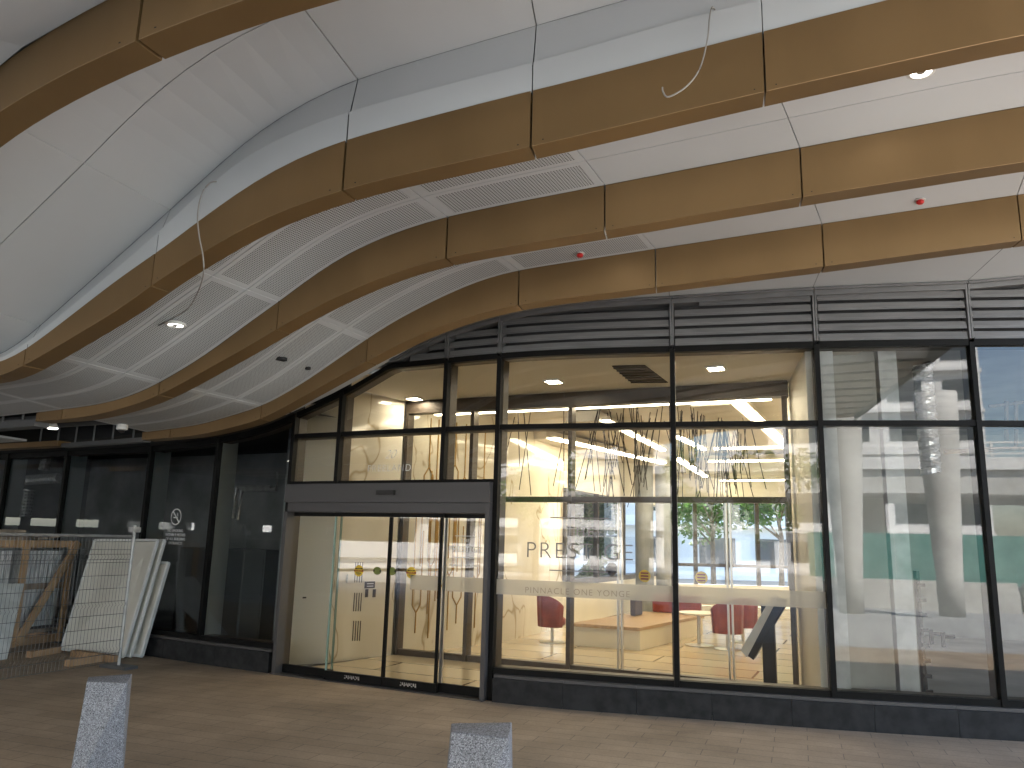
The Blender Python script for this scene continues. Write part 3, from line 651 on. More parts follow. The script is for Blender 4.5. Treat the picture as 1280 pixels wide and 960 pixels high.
# round stickers
def disc(px, py, D, r, m, parent, name='sticker', sx=1.0, n=24):
    s, z = hit(px, py, D); mb = MB(); sc = 1/math.hypot(1, float(np.interp(s, GS, GT)))
    mb.poly([P3(s+sx*r*math.cos(2*math.pi*k/n)*sc, D, z+r*math.sin(2*math.pi*k/n)) for k in range(n)]); return mb.build(name, m, parent, fix=False), s, z
for (px, py, pr) in ((448.5, 713.5, Lf1), (514, 716, Lf2)):
    o, s, z = disc(px, py, .049, .072, M['yellow'], pr)
    for dz, h, wd, mm in ((.028, .014, .05, M['blackprint']), (0, .022, .066, M['maroon']), (-.028, .01, .035, M['blackprint'])):
        mb = MB(); mb.fbox(s-wd, s+wd, .0515, .0505, z+dz-h/2, z+dz+h/2); mb.build('sticker_print', mm, o)
    text('sticker_print', 'AUTOMATIC', s, .0525, z, .018, M['yellow'], o); text('sticker_print', 'CAUTION', s, .0525, z+.029, .014, M['yellow'], o); text('sticker_print', 'DOOR', s, .0525, z-.047, .014, M['blackprint'], o)
for (px, py, pr) in ((471.5, 713.5, Lf1), (490, 714, Lf2)):
    o, s, z = disc(px, py, .049, .05, M['green_sticker'], pr, sx=1.25)
    for e in (-.045, .045):
        mb = MB(); mb.fbox(s+e-.009, s+e+.009, .0515, .0505, z-.012, z+.012); mb.build('sticker_print', M['blackprint'], o)
# no smoking mark on the dark window
pn = min(DP, key=lambda a: abs(a-(-5.76))); pw = DP[pn]
s, z = hit(220.5, 646, 0); sc = 1/math.hypot(1, float(np.interp(s, GS, GT)))
ns = thing('x', '', ''); bpy.data.objects.remove(ns)
mb = MB(); n = 36; ro, ri = .125, .108
for k in range(n):
    a, b = 2*math.pi*k/n, 2*math.pi*(k+1)/n
    mb.poly([P3(s+sc*ro*math.cos(a), .006, z+ro*math.sin(a)), P3(s+sc*ro*math.cos(b), .006, z+ro*math.sin(b)), P3(s+sc*ri*math.cos(b), .006, z+ri*math.sin(b)), P3(s+sc*ri*math.cos(a), .006, z+ri*math.sin(a))])
d = .078; e = .008
mb.poly([P3(s-sc*(d-e), .006, z+d+e), P3(s-sc*(d+e), .006, z+d-e), P3(s+sc*(d-e), .006, z-d-e), P3(s+sc*(d+e), .006, z-d+e)])
mb.poly([P3(s-sc*.06, .007, z-.02), P3(s+sc*.045, .007, z-.02), P3(s+sc*.045, .007, z-.004), P3(s-sc*.06, .007, z-.004)])
for k in range(3):
    x0 = s+sc*(.02+.016*k); mb.poly([P3(x0, .007, z+.004), P3(x0+sc*.007, .007, z+.004), P3(x0+sc*(.012-.014*k), .007, z+.06), P3(x0+sc*(.005-.014*k), .007, z+.06)])
mb.build('no_smoking_mark', M['whiteletter'], pw, fix=False)
for k, tx in enumerate(('NO SMOKING', 'WITHIN 9 METRES', 'OF ALL BUILDING', 'ENTRANCES')):
    ss_, zz = hit(219.5, 663.5+5.2*k, 0); text('pane_lettering', tx, ss_, .006, zz, .058, M['whiteletter'], pw)

# ------------------------------------------------------------------ vestibule and lobby
PA = gz(494, 818); PB = gz(845, 852); pd = (PB-PA).normalized(); pnrm = Vector((pd.y, -pd.x, 0))         # inner glass partition line
PE = PA+pd*6.05; ZP = 3.95
LW = [PA.copy(), Vector((-.63, 14.2, 0)), Vector((-.03, 14.95, 0)), Vector((1.9, 19.0, 0)), Vector((5.0, 25.6, 0))]
FW = [Vector((5.0, 25.6, 0)), Vector((11.0, 25.6, 0))]
mb = MB(); q = np.linspace(SJ, 4.0, 12)
mb.poly([P3(x, -.13, .002) for x in q]+[(3.95, 11.2, .002), (11, 25.6, .002), (5, 25.6, .002), (1.9, 19, .002), (-.03, 14.95, .002), (-.63, 14.2, .002), (PA.x, PA.y, .002)])
struct(mb, 'lobby_floor', M['lobbyfloor'])
mb = MB(); mb.poly([P3(x, -.2, 4.06) for x in q]+[(PE.x+.3, PE.y, 4.06), (PA.x, PA.y, 4.06)]); so_ = struct(mb, 'vestibule_ceiling', M['soffit'])
mb = MB(); mb.fbox(SJ, 4.0, -.135, -.2, ZH+.03, 4.3, 10); mb.build('ceiling_edge', M['soffit'], so_)
def vwall(mb, a, b, z0, z1, th=.08, side=1, mi=0):
    a = Vector(a); b = Vector(b); d = (b-a); d.z = 0; n = Vector((-d.y, d.x, 0)).normalized()*th*side
    mb.hexa([(a.x, a.y, z0), (b.x, b.y, z0), (b.x+n.x, b.y+n.y, z0), (a.x+n.x, a.y+n.y, z0), (a.x, a.y, z1), (b.x, b.y, z1), (b.x+n.x, b.y+n.y, z1), (a.x+n.x, a.y+n.y, z1)], mi)
# left wall of the vestibule
WA, WB, WC = gz(352, 832), gz(410, 829), PA+Vector((-.05, -.08, 0))
WA = WA+(WA-WB)*.04
vt = thing('vestibule_wall', 'white lacquered and marble side wall of the vestibule with slot grilles', 'wall', WB)
mb = MB(); vwall(mb, WA, WB, 0, 4.2, .1, 1); mb.build('white_panel', M['white_wall'], vt)
mb = MB(); vwall(mb, WB, WC, 0, 4.2, .1, 1); mw = mb.build('marble_panel', M['marble'], vt)
wd = (WC-WB).normalized(); wnr = Vector((wd.y, -wd.x, 0))
def wpt(px, py, off=.004):
    p = hp(px, py, WB, WC); return p+wnr*off
for py0, py1 in ((703, 728), (741, 764), (776, 801)):
    for k in range(4):
        a = wpt(444.5-(py0-703)*.035+k*2.9, py0); b = wpt(443-(py0-703)*.035+k*2.9, py1); mb = MB(); mb.bar(a, b, .012, .006, up=wnr); mb.build('grille_slot', M['blackprint'], vt)
a = wpt(437, 723, .02); mb = MB(); mb.box(a, (.13, .03, .14), math.atan2(wd.y, wd.x)); mb.build('thermostat', M['whiteplastic'], vt, bevel=.008)
a = wpt(462, 731, .006); mb = MB(); mb.box(a, (.20, .012, .10), math.atan2(wd.y, wd.x)); o = mb.build('notice_plate', M['plate'], vt)
for dz in (.018, -.02):
    mb = MB(); mb.box(a+wnr*.008+Vector((0, 0, dz)), (.13, .003, .012), math.atan2(wd.y, wd.x)); mb.build('plate_print', M['whiteletter'], o)
for px in (458, 467.5):
    mb = MB(); mb.box(wpt(px, 741.5, .006), (.055, .012, .12), math.atan2(wd.y, wd.x)); mb.build('switch', M['plate'], vt)
mb = MB(); mb.box(hp(380, 747, WA, WB)+wnr*.01, (.05, .02, .02), math.atan2(wd.y, wd.x)); mb.build('latch', M['blackprint'], vt)
# inner glass partition
ip = thing('glass_partition', 'dark bronze framed glass partition between vestibule and lobby', 'partition', PA)
pang = math.atan2(pd.y, pd.x)
def ppx(px, py): p = hp(px, py, PA, PB); return (p-PA).dot(pd)
us = [.03, ppx(582, 820), ppx(711, 835), ppx(845, 852), 6.0]
def pbox(u0, u1, d0, d1, z0, z1):
    mb = MB(); c = [PA+pd*u+pnrm*d for u, d in ((u0, d0), (u1, d0), (u1, d1), (u0, d1))]
    mb.hexa([(p.x, p.y, z0) for p in c]+[(p.x, p.y, z1) for p in c]); return mb
for i, u in enumerate(us): pbox(u-.03, u+.03, .06, -.12, .003, ZP-.105).build('mullion', M['bronze_dark'], ip)
pbox(0, 6.05, .07, -.13, ZP-.10, ZP+.13).build('head_rail', M['bronze_dark'], ip)
for i, (a, b) in enumerate(zip(us[:-1], us[1:])):
    pbox(a+.032, b-.032, .04, -.08, .003, .09).build('bottom_rail', M['bronze_dark'], ip)
    if i >= 1: pbox(a+.032, b-.032, .05, -.1, 2.40, 2.48).build('transom', M['bronze_dark'], ip)
    mb = MB(); A = PA+pd*(a+.03); B = PA+pd*(b-.03); mb.poly([(A.x, A.y, .09), (B.x, B.y, .09), (B.x, B.y, ZP-.1), (A.x, A.y, ZP-.1)]); mb.build('glass_pane', M['glass_in'], ip, fix=False)
for px, py in ((775, 800), (914, 810)):
    u = ppx(px, py)
    for e in (-.035, .02): pbox(u+e, u+e+.022, .03, -.03, .092, 2.398).build('door_stile', M['steel'], ip)
for px, py in ((806, 720), (877, 722)):
    p = hp(px, py, PA, PB)+pnrm*.012; mb = MB(); mb.poly([p+pd*(.085*math.cos(k*math.pi/12))+Vector((0, 0, .085*math.sin(k*math.pi/12))) for k in range(24)]); o = mb.build('sticker', M['yellow'], ip, fix=False)
    for dz in (.04, 0, -.04):
        mb = MB(); mb.box(p+pnrm*.003+Vector((0, 0, dz)), (.11, .002, .02), pang); mb.build('sticker_print', M['maroon'], o)
# lobby walls
mb = MB(); vwall(mb, LW[0], LW[1], 0, 4.4, .15, 1); vwall(mb, LW[1], LW[2], 0, 4.4, .15, 1)
mwz = one(mb, 'marble_wall', M['marble'], 'cream marble lobby wall with bronze line inlays behind the entrance doors', 'wall')
mb = MB(); lwd = (LW[3]-LW[2]).normalized(); bend = LW[2]+lwd*2.9
vwall(mb, LW[2], bend, 0, 4.4, .15, 1)
one(mb, 'marble_wall', M['marble'], 'veined marble lobby wall behind the single red tub chair', 'wall')
gw = thing('window_wall', 'garden window wall of the lobby under a beige bulkhead with low dark sill', 'window wall', bend)
mb = MB(); vwall(mb, bend, LW[4], 0, .85, .15, 1); mb.build('sill_wall', M['cream'], gw)
mb = MB(); vwall(mb, bend, LW[4], .852, .98, .3, 1); mb.build('sill', M['bronze_dark'], gw)
mb = MB(); vwall(mb, bend, LW[4], 3.0, 4.4, .3, 1); mb.build('bulkhead', M['cream'], gw)
mb = MB(); mb.poly([(bend.x, bend.y, .98), (LW[4].x, LW[4].y, .98), (LW[4].x, LW[4].y, 3.0), (bend.x, bend.y, 3.0)]); mb.build('window_pane', M['glass_in'], gw, fix=False)
for k in range(5):
    p = bend.lerp(LW[4], k/4); mb = MB(); mb.box((p.x, p.y, 1.99), (.09, .12, 2.01), math.atan2(lwd.y, lwd.x)); mb.build('mullion', M['bronze_dark'], gw)
for px, lab in ((806, 'grey round column left of the pair beside the lobby garden windows'), (832, 'grey round column right of the pair beside the lobby garden windows')):
    p = hp(px, 740, (2, 21), (8, 21.01)); mb = MB(); mb.lathe((p.x, p.y, .004), [(.24, 0), (.24, 3.85)], 24); one(mb, 'column', M['darkconc'], lab, 'column', smooth=False)
bw = thing('window_wall', 'far end window wall of the lobby facing the street beyond', 'window wall', FW[0])
mb = MB(); vwall(mb, FW[0], FW[1], 0, .6, .15, 1); mb.build('sill_wall', M['cream'], bw)
mb = MB(); vwall(mb, FW[0], FW[1], 3.3, 4.4, .3, 1); mb.build('bulkhead', M['cream'], bw)
mb = MB(); mb.poly([(FW[0].x, FW[0].y, .6), (FW[1].x, FW[1].y, .6), (FW[1].x, FW[1].y, 3.3), (FW[0].x, FW[0].y, 3.3)]); mb.build('window_pane', M['glass_in'], bw, fix=False)
for k in range(7):
    p = FW[0].lerp(FW[1], k/6); mb = MB(); mb.box((p.x, p.y+.01, 1.95), (.12, .12, 2.69)); mb.build('mullion', M['bronze_dark'], bw)
mb = MB(); mb.box((8.0, 25.5, 1.2), (6, .1, .1)); mb.build('transom', M['bronze_dark'], bw)
# marble pier at the right of the vestibule and the lobby's right wall
CA = gz(1024, 862); CB = Vector((3.95, 11.3, 0))
pa_ = Vector(P3(3.35, -.14, 0)); pb_ = Vector((4.02, 11.4, 0))
mb = MB(); vwall(mb, pb_, pa_, 0, 4.5, .10, 1); one(mb, 'marble_pier', M['cream'], 'pale marble faced wall end closing the vestibule at its right', 'wall')
mb = MB(); vwall(mb, Vector((4.14, 11.5, 0)), Vector(P3(3.51, -.14, 0)), 0, 4.5, .14, 1); one(mb, 'drywall_partition', M['drywall'], 'unfinished grey drywall edge beside the marble wall end', 'wall')
mb = MB(); vwall(mb, Vector((4.2, 11.45, 0)), Vector((11.2, 25.7, 0)), 0, 4.5, .15, -1); one(mb, 'lobby_wall', M['cream'], 'cream side wall along the right of the lobby', 'wall')
# lobby ceiling with light slots
mb = MB(); mb.poly([(PA.x-.2, PA.y-.1, 4.09), (PE.x+.4, PE.y-.1, 4.09), (11.3, 25.8, 4.09), (4.9, 25.8, 4.09), (1.8, 19.1, 4.09), (-.8, 14.4, 4.09)])
lobc = struct(mb, 'lobby_ceiling', M['soffit'])
ZL = 3.86
def led(a, b, wd=.07, board=0.0, sgn=1):
    a = Vector(a); b = Vector(b); r = thing('linear_light', '', 'ceiling light', (a+b)/2)
    mb = MB(); mb.bar(a, b, wd, .03); mb.build('light_strip', M['led'], r)
    d = (b-a).normalized(); n = Vector((-d.y, d.x, 0))*sgn
    mb = MB(); mb.bar(a+Vector((0, 0, .045)), b+Vector((0, 0, .045)), wd+.06, .05); mb.build('housing', M['soffit'], r)
    if board:
        o = n*(board/2+wd/2+.06); mb = MB(); mb.bar(a+o+Vector((0, 0, .09)), b+o+Vector((0, 0, .09)), board, .18); mb.build('ceiling_board', M['soffit'], r)
    return r
strips = [
 ((638, 544), (818, 600), .10, .0, 'strip light along the foot of the ceiling over the left marble wall'),
 ((690, 548), (829, 579), .16, .7, 'widest strip light, second from the marble wall, behind the hanging rods'),
 ((757, 526), (829, 563), .10, .6, 'strip light third from the marble wall, left of the hanging rods'),
 ((846, 546), (880, 562), .10, .0, 'short strip light seen behind the hanging rods, upper one'),
 ((846, 573), (882, 596), .16, .0, 'short strip light seen behind the hanging rods, lower one'),
 ((925, 505), (983, 557), .12, .6, 'diagonal strip light at the right of the lobby ceiling'),
 ((893, 561), (983, 559), .10, .0, 'nearest of the cross strip lights right of the hanging rods'),
 ((884, 577), (983, 575.5), .16, .5, 'middle cross strip light right of the hanging rods, the brightest'),
 ((900, 601), (990, 600), .10, .0, 'farthest cross strip light right of the hanging rods')]
for (a, b, wd_, bd, lab) in strips:
    r = led(gz(*a, ZL), gz(*b, ZL), wd_, bd); r['label'] = lab; r['group'] = 'strip lights in the lobby ceiling'
A = PA+pd*.35-pnrm*.32; B = PA+pd*5.8-pnrm*.32; A.z = B.z = ZL+.02
r = led(A, B, .09); r['label'] = 'long strip light directly behind the head of the glass partition'; r['group'] = 'strip lights in the lobby ceiling'
# brass inlay lines on the marble wall
inl = thing('wall_inlay', 'brass tree like line inlay on the marble wall behind the doors', 'wall ornament', LW[1])
def inlay(a, b, L0, du, z0, z1, forks):
    d = (b-a).normalized(); n = Vector((d.y, -d.x, 0)); L = (b-a).length
    def p(u, z): q = a+d*u+n*.008; return Vector((q.x, q.y, z))
    for (u, zlo, zhi, w_, up) in forks:
        mb = MB(); e = .009
        def seg(x0, y0, x1, y1): mb.bar(p(x0, y0), p(x1, y1), .018, .012, up=n)
        if up:     # stem below, fork above
            seg(u, max(zlo, .02), u, zhi); seg(u, zhi, u-w_, zhi+w_*1.4); seg(u, zhi, u+w_, zhi+w_*1.4); seg(u-w_, zhi+w_*1.4, u-w_, min(zhi+w_*1.4+1.5, z1)); seg(u+w_, zhi+w_*1.4, u+w_, min(zhi+w_*1.4+1.2, z1))
        else:      # stem above, fork below
            seg(u, zlo, u, z1); seg(u, zlo, u-w_, zlo-w_*1.4); seg(u, zlo, u+w_, zlo-w_*1.4); seg(u-w_, zlo-w_*1.4, u-w_, max(zlo-w_*1.4-1.5, .05)); seg(u+w_, zlo-w_*1.4, u+w_, max(zlo-w_*1.4-1.3, .05))
        mb.build('inlay_line', M['brass'], inl)
inlay(LW[0], LW[1], 0, 0, .02, 3.85, [(.38, .3, .62, .085, True), (.52, 3.0, 3.0, .10, False), (.66, .2, 1.35, .07, True), (.70, 2.2, 2.2, .08, False), (.86, .25, .95, .10, True), (1.08, .3, 1.2, .07, True), (1.12, 3.1, 3.1, .08, False), (.92, 2.45, 2.45, .09, False), (1.28, .4, .7, .10, True), (1.36, 2.9, 2.9, .10, False)])
inlay(LW[1], LW[2], 0, 0, .02, 3.85, [(.12, .3, 1.1, .09, True), (.25, 2.7, 2.7, .09, False), (.55, .5, .8, .10, True), (.62, 3.0, 3.0, .10, False)])
# recessed downlights and vent in the vestibule ceiling
for px, py, lab in ((518, 498.5, 'square four lamp downlight in the soffit left of the entrance'), (692, 477, 'square downlight in the soffit over the lobby window, left of the vent'), (895, 460.5, 'square downlight in the soffit right of the vent')):
    p = gz(px, py, 4.05); t = thing('downlight', lab, 'ceiling light', p, 'downlights in the vestibule ceiling')
    mb = MB()
    for e, f in ((-.11, 0), (.11, 0)): mb.box((p.x+e*math.cos(pang), p.y+e*math.sin(pang), 4.05), (.02, .24, .025), pang); mb.box((p.x-e*math.sin(pang), p.y+e*math.cos(pang), 4.05), (.20, .02, .025), pang)
    mb.build('frame', M['whiteplastic'], t)
    mb = MB(); mb.box((p.x, p.y, 4.057), (.20, .20, .006), pang); mb.build('recess', M['blackprint'], t)
    for e in (-.05, .05):
        for f in (-.05, .05):
            c = (p.x+e*math.cos(pang)-f*math.sin(pang), p.y+e*math.sin(pang)+f*math.cos(pang), 4.045); mb = MB(); mb.lathe(c, [(.038, 0), (.038, .01)], 14); mb.build('lamp', M['lamp'], t)
v = [gz(765, 457.5, 4.052), gz(806, 456.5, 4.052), gz(835, 478, 4.052), gz(790, 478.5, 4.052)]
mb = MB(); mb.hexa([(p.x, p.y, 4.045) for p in v]+[(p.x, p.y, 4.055) for p in v])
for k in range(7):
    a = v[0].lerp(v[3], (k+.5)/7); b = v[1].lerp(v[2], (k+.5)/7); a.z = b.z = 4.036; mb.bar(a, b, .02, .012)
one(mb, 'ceiling_vent', M['blackprint'], 'dark slotted air vent in the cream soffit above the lobby window', 'vent')

# ------------------------------------------------------------------ lobby furniture
def tub_chair(c, rz, label):
    t = thing('tub_chair', label, 'chair', (c.x, c.y, .003), 'red tub chairs in the lobby')
    mb = MB(); n = 14; r0, r1 = .25, .30; b = 0
    prof = []
    for k in range(n+1):
        a = math.pi*(-.12+1.24*k/n); h = .86-.20*abs(2*k/n-1)**3; prof.append((a, h))
    for (a0, h0), (a1, h1) in zip(prof[:-1], prof[1:]):
        q = lambda a, r, z: (c.x+r*math.cos(a), c.y+r*math.sin(a), z)
        mb.hexa([q(a0, r0, .30), q(a1, r0, .30), q(a1, r1-.03, .28), q(a0, r1-.03, .28), q(a0, r0, h0-.02), q(a1, r0, h1-.02), q(a1, r1, h1), q(a0, r1, h0)])
    sh = mb.build('back_shell', M['leather'], t, smooth=True, bevel=.012)
    mb = MB(); mb.lathe((c.x, c.y, .30), [(.20, 0), (.245, .03), (.25, .12), (.22, .15)], 24); mb.build('seat', M['leather'], t, smooth=True)
    mb = MB(); mb.lathe((c.x, c.y, .02), [(.03, 0), (.03, .29)], 14); mb.build('pedestal', M['steel'], t)
    mb = MB(); mb.lathe((c.x, c.y, .003), [(.24, 0), (.24, .012), (.04, .03)], 28); mb.build('base', M['steel'], t)
    t.rotation_euler.z = rz
    return t
c0 = gz(690, 803)
ch = tub_chair(c0, R(-90+20)+math.pi, 'red tub chair on its own against the marble wall')
def place(src, p, rz, lab):
    c = copy_tree(src); c.location = (p.x, p.y, .003); c.rotation_euler.z = rz; c['label'] = lab; return c
place(ch, gz(910, 812), R(200), 'red tub chair beside the kiosk, nearer of the two near the round table')
place(ch, gz(929, 803), R(160), 'red tub chair partly behind the kiosk, farther of the two near the round table')
p = gz(874, 807); t = thing('round_table', 'small round cream table on a steel pedestal between the bench and red chairs', 'table', (p.x, p.y, 0))
mb = MB(); mb.lathe((p.x, p.y, .56), [(.36, 0), (.38, .01), (.38, .03), (.36, .035)], 32); mb.build('table_top', M['cream'], t)
mb = MB(); mb.lathe((p.x, p.y, .02), [(.035, 0), (.035, .54)], 14); mb.build('pedestal', M['steel'], t)
mb = MB(); mb.lathe((p.x, p.y, .003), [(.26, 0), (.26, .012), (.04, .03)], 28); mb.build('base', M['steel'], t)
b0, b1 = gz(712, 807), gz(800, 814); b2 = Vector((4.15, 17.0, 0)); b3 = b0+(b2-b1)
t = thing('platform_bench', 'long low platform bench with wooden top and cream base in the lobby', 'bench', (b0+b2)/2)
mb = MB(); cen = (b0+b2)/2; ins = [cen+(p-cen)*.965 for p in (b0, b1, b2, b3)]
mb.hexa([(p.x, p.y, .003) for p in ins]+[(p.x, p.y, .33) for p in ins]); mb.build('base', M['cream'], t)
mb = MB(); mb.hexa([(p.x, p.y, .332) for p in (b0, b1, b2, b3)]+[(p.x, p.y, .39) for p in (b0, b1, b2, b3)]); mb.build('bench_top', M['wood'], t, bevel=.008)
mb = MB(); a = b3.lerp(b2, .15); b = b3.lerp(b2, .95); mb.bar((a.x, a.y, .58), (b.x, b.y, .58), .16, .37); mb.build('backrest', M['leather'], t, bevel=.03)
mb = MB(); a = b0.lerp(b3, .62)+Vector((.35, 0, 0)); mb.box((a.x, a.y, .60), (.42, .12, .40), R(60)); one(mb, 'cushion', mat('grey blue fabric', (.12, .13, .2), .8), 'grey blue cushion standing on the left end of the bench', 'cushion', bevel=.03)
p = hp(767, 705, (0, 16.5), (8, 16.8)); mb = MB()
a = hp(764, 716, bend, LW[4]); mb.lathe((a.x+.02, a.y+.06, .982), [(.05, 0), (.16, .10), (.17, .2), (.10, .31), (.05, .34)], 20); one(mb, 'vase', M['rod'], 'round black vase on the dark window sill of the lobby', 'vase', smooth=True)
# kiosk
k0 = gz(963.5, 863); kd = pd.copy(); kn = pnrm.copy(); t = thing('kiosk', 'charcoal directory kiosk with tilted screen behind the right lobby window', 'kiosk', k0)
mb = MB(); mb.box((k0.x, k0.y, .54), (.16, .14, 1.07), pang); mb.build('post', M['kiosk'], t, bevel=.005)
hpt = lambda px, py: hp(px, py, k0, k0+pd)
scr = [hpt(966, 745.5), hpt(974, 748), hpt(936, 822), hpt(930, 813)]      # narrow tilted face seen from its edge
bod = [hpt(974, 748), hpt(983, 751), hpt(943, 824), hpt(936, 822)]
def slab(pts, d0, d1, m, name):
    mb = MB(); mb.hexa([p+pnrm*d0 for p in pts]+[p+pnrm*d1 for p in pts]); return mb.build(name, m, t, bevel=.003)
slab([hpt(966, 745.5), hpt(983, 751), hpt(943, 824), hpt(927, 812)], .10, -.16, M['kiosk'], 'screen_housing')
slab([hpt(965.5, 745), hpt(973, 748), hpt(935, 821), hpt(927, 811.5)], .106, .10, M['sheet_edge'], 'screen_trim')
slab([hpt(976, 756), hpt(983, 757), hpt(958, 798), hpt(956, 790)], .06, -.12, M['kiosk'], 'bracket')
# hanging rods
hc = hp(852, 500, (0, 15.5), (8, 15.5)); t = thing('rod_chandelier', 'cluster of thin black rods hanging from the lobby ceiling', 'chandelier', (2.9, 13.5, 3.9))
rr = random.Random(3)
for k in range(99):
    px = rr.choice([rr.uniform(740, 800), rr.uniform(790, 850), rr.uniform(850, 885), rr.uniform(895, 905), rr.uniform(900, 935)]) if k > 6 else 676+rr.uniform(-35, 60)
    Y = rr.uniform(12.5, 14.6); a = hp(px, 495, (0, Y), (8, Y)); x0 = a.x; tilt = rr.gauss(0, .13); ln = rr.uniform(.9, 1.65)
    mb = MB(); mb.tube([(x0, Y, 4.05), (x0+tilt*ln, Y+rr.gauss(0, .08), 4.05-ln)], .0075, 5); o = mb.build('rod', M['rod'], t)
# exit sign
p = hp(851, 505, (0, 14.3), (8, 14.3)); mb = MB(); mb.box((p.x, p.y, p.z), (.16, .02, .2)); one(mb, 'exit_sign', mat('teal sign', (.10, .30, .25), .5), 'small teal sign hanging under the lobby ceiling at the middle mullion', 'sign')

# ------------------------------------------------------------------ unfinished room on the right
mb = MB(); q = np.linspace(3.5, 12, 8)
mb.poly([P3(x, -.13, .002) for x in q]+[(14, 22, .002), (9.2, 21.6, .002), (4.1, 11.3, .002)]); struct(mb, 'raw_floor', M['floorconc'])
mb = MB(); mb.poly([(4.0, 9, 4.42), (14, 8, 4.42), (15, 23, 4.42), (9, 23, 4.42), (4.3, 11.6, 4.42)]); struct(mb, 'raw_ceiling', M['concrete'])
mb = MB(); vwall(mb, (7.5, 18.2, 0), (14.5, 16.6, 0), 0, 4.45, .2, 1); one(mb, 'concrete_wall', M['concrete'], 'raw concrete back wall of the unfinished room at right', 'wall')
mb = MB(); vwall(mb, (13.2, 7, 0), (14.5, 17, 0), 0, 4.45, .2, -1); one(mb, 'concrete_wall', M['concrete'], 'raw concrete side wall at the far right of the unfinished room', 'wall')
mb = MB(); A = hit(1043, 700, -.45)[0]; B = hit(1108, 700, -.45)[0]; mb.fbox(A, B, -.40, -1.3, 0, 4.4); one(mb, 'concrete_pier', M['concrete'], 'raw concrete pier close behind the glass right of the drywall edge', 'pillar')
mb = MB(); s0_ = hit(1112, 700, -.5)[0]; mb.fbox(s0_, s0_+.20, -.42, -.60, .003, 4.4); o = one(mb, 'board', M['drywall'], 'pale upright board leaning beside the concrete pier', 'board')
mb = MB(); s1_ = s0_+.27; mb.fbox(s1_, s1_+.035, -.5, -.6, .003, 1.6)
for k in range(9): mb.fbox(s1_-.0, s1_+.075, -.46, -.5, .15+k*.16, .19+k*.16)
one(mb, 'pipe_rack', M['rod'], 'dark upright rack of pipe brackets beside the pale board', 'rack')
mb = MB(); p = hp(1155, 480, (0, 11.2), (8, 10.6)); pts = []; rad = []
for k in range(60): pts.append((p.x+.01*math.sin(k*1.7), p.y, 4.4-k*.026)); rad.append(.125+.014*(k % 2)+.006*math.sin(k*2.3))
mb.tube(pts, rad, 16); one(mb, 'foil_duct', M['foil'], 'silver foil duct hanging down in the unfinished room at right', 'duct')
mb = MB()
for (x, y0, y1) in ((1258, 478, 550), (1270, 470, 560)):
    a = hp(x, y0, (0, 14.5), (12, 13)); b = hp(x, y1, (0, 14.5), (12, 13)); mb.tube([a, b], .035, 8)
a = hp(1236, 508, (0, 14.5), (12, 13)); b = hp(1290, 502, (0, 14.5), (12, 13)); mb.tube([a, b], .03, 8); a = hp(1180, 565, (0, 14.5), (12, 13)); b = hp(1285, 560, (0, 14.5), (12, 13)); mb.tube([a, b], .04, 8)
one(mb, 'wall_pipes', M['oldtimber'], 'brown pipes on the concrete wall at far right', 'pipe')
for k, (px, py, lab) in enumerate(((1165, 802, 'short dark pipe stub standing on the raw floor, left one'), (1180, 806, 'short dark pipe stub standing on the raw floor, right one'))):
    p = gz(px, py+3); mb = MB(); mb.tube([(p.x, p.y, .003), (p.x, p.y, .28)], .04, 8); mb.tube([(p.x, p.y, .2), (p.x+.22, p.y, .2)], .035, 8); one(mb, 'pipe_stub', M['rod'], lab, 'pipe')

# ------------------------------------------------------------------ dark rooms on the left
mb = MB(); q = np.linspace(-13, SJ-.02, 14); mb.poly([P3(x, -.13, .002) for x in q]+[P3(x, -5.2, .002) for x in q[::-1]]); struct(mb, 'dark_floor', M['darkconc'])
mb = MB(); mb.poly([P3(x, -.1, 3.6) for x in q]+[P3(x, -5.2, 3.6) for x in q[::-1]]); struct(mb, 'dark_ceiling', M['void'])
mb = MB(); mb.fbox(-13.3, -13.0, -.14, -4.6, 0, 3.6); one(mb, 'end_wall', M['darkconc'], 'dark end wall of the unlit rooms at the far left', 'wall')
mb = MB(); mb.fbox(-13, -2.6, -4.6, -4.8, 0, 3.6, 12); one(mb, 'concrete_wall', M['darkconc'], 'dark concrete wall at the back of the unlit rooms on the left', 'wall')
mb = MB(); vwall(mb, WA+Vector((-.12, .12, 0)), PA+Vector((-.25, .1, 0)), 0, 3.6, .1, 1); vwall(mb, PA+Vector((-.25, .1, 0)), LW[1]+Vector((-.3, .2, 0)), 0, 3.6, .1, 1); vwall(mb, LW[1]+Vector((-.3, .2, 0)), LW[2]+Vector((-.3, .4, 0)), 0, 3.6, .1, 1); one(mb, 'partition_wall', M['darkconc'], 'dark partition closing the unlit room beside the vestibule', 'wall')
def hduct(pxs, D, r, lab):
    pts = []; rad = []
    P = [Vector(P3(*(lambda h: (h[0], D, h[1]))(hit(px, py, D)))) for px, py in pxs]
    for a, b in zip(P[:-1], P[1:]):
        n = max(4, int((b-a).length/.03))
        for k in range(n): pts.append(a.lerp(b, k/n)); rad.append(r*(1+.10*((len(pts)) % 2)))
    mb = MB(); mb.tube(pts, rad, 12); one(mb, 'foil_duct', M['foil'], lab, 'duct', 'foil ducts behind the dark windows')
hduct([(60, 566), (54, 590)], -1.0, .09, 'short silver foil duct behind the second dark window, upper left')
hduct([(24, 601), (76, 597)], -1.4, .10, 'horizontal silver foil duct behind the dark window at far left')
hduct([(36, 612), (31, 648)], -1.0, .10, 'vertical silver foil duct behind the dark window at far left, above the timber')
hduct([(103, 572), (99, 598)], -1.2, .09, 'short silver foil duct behind the third dark window')
mb = MB()
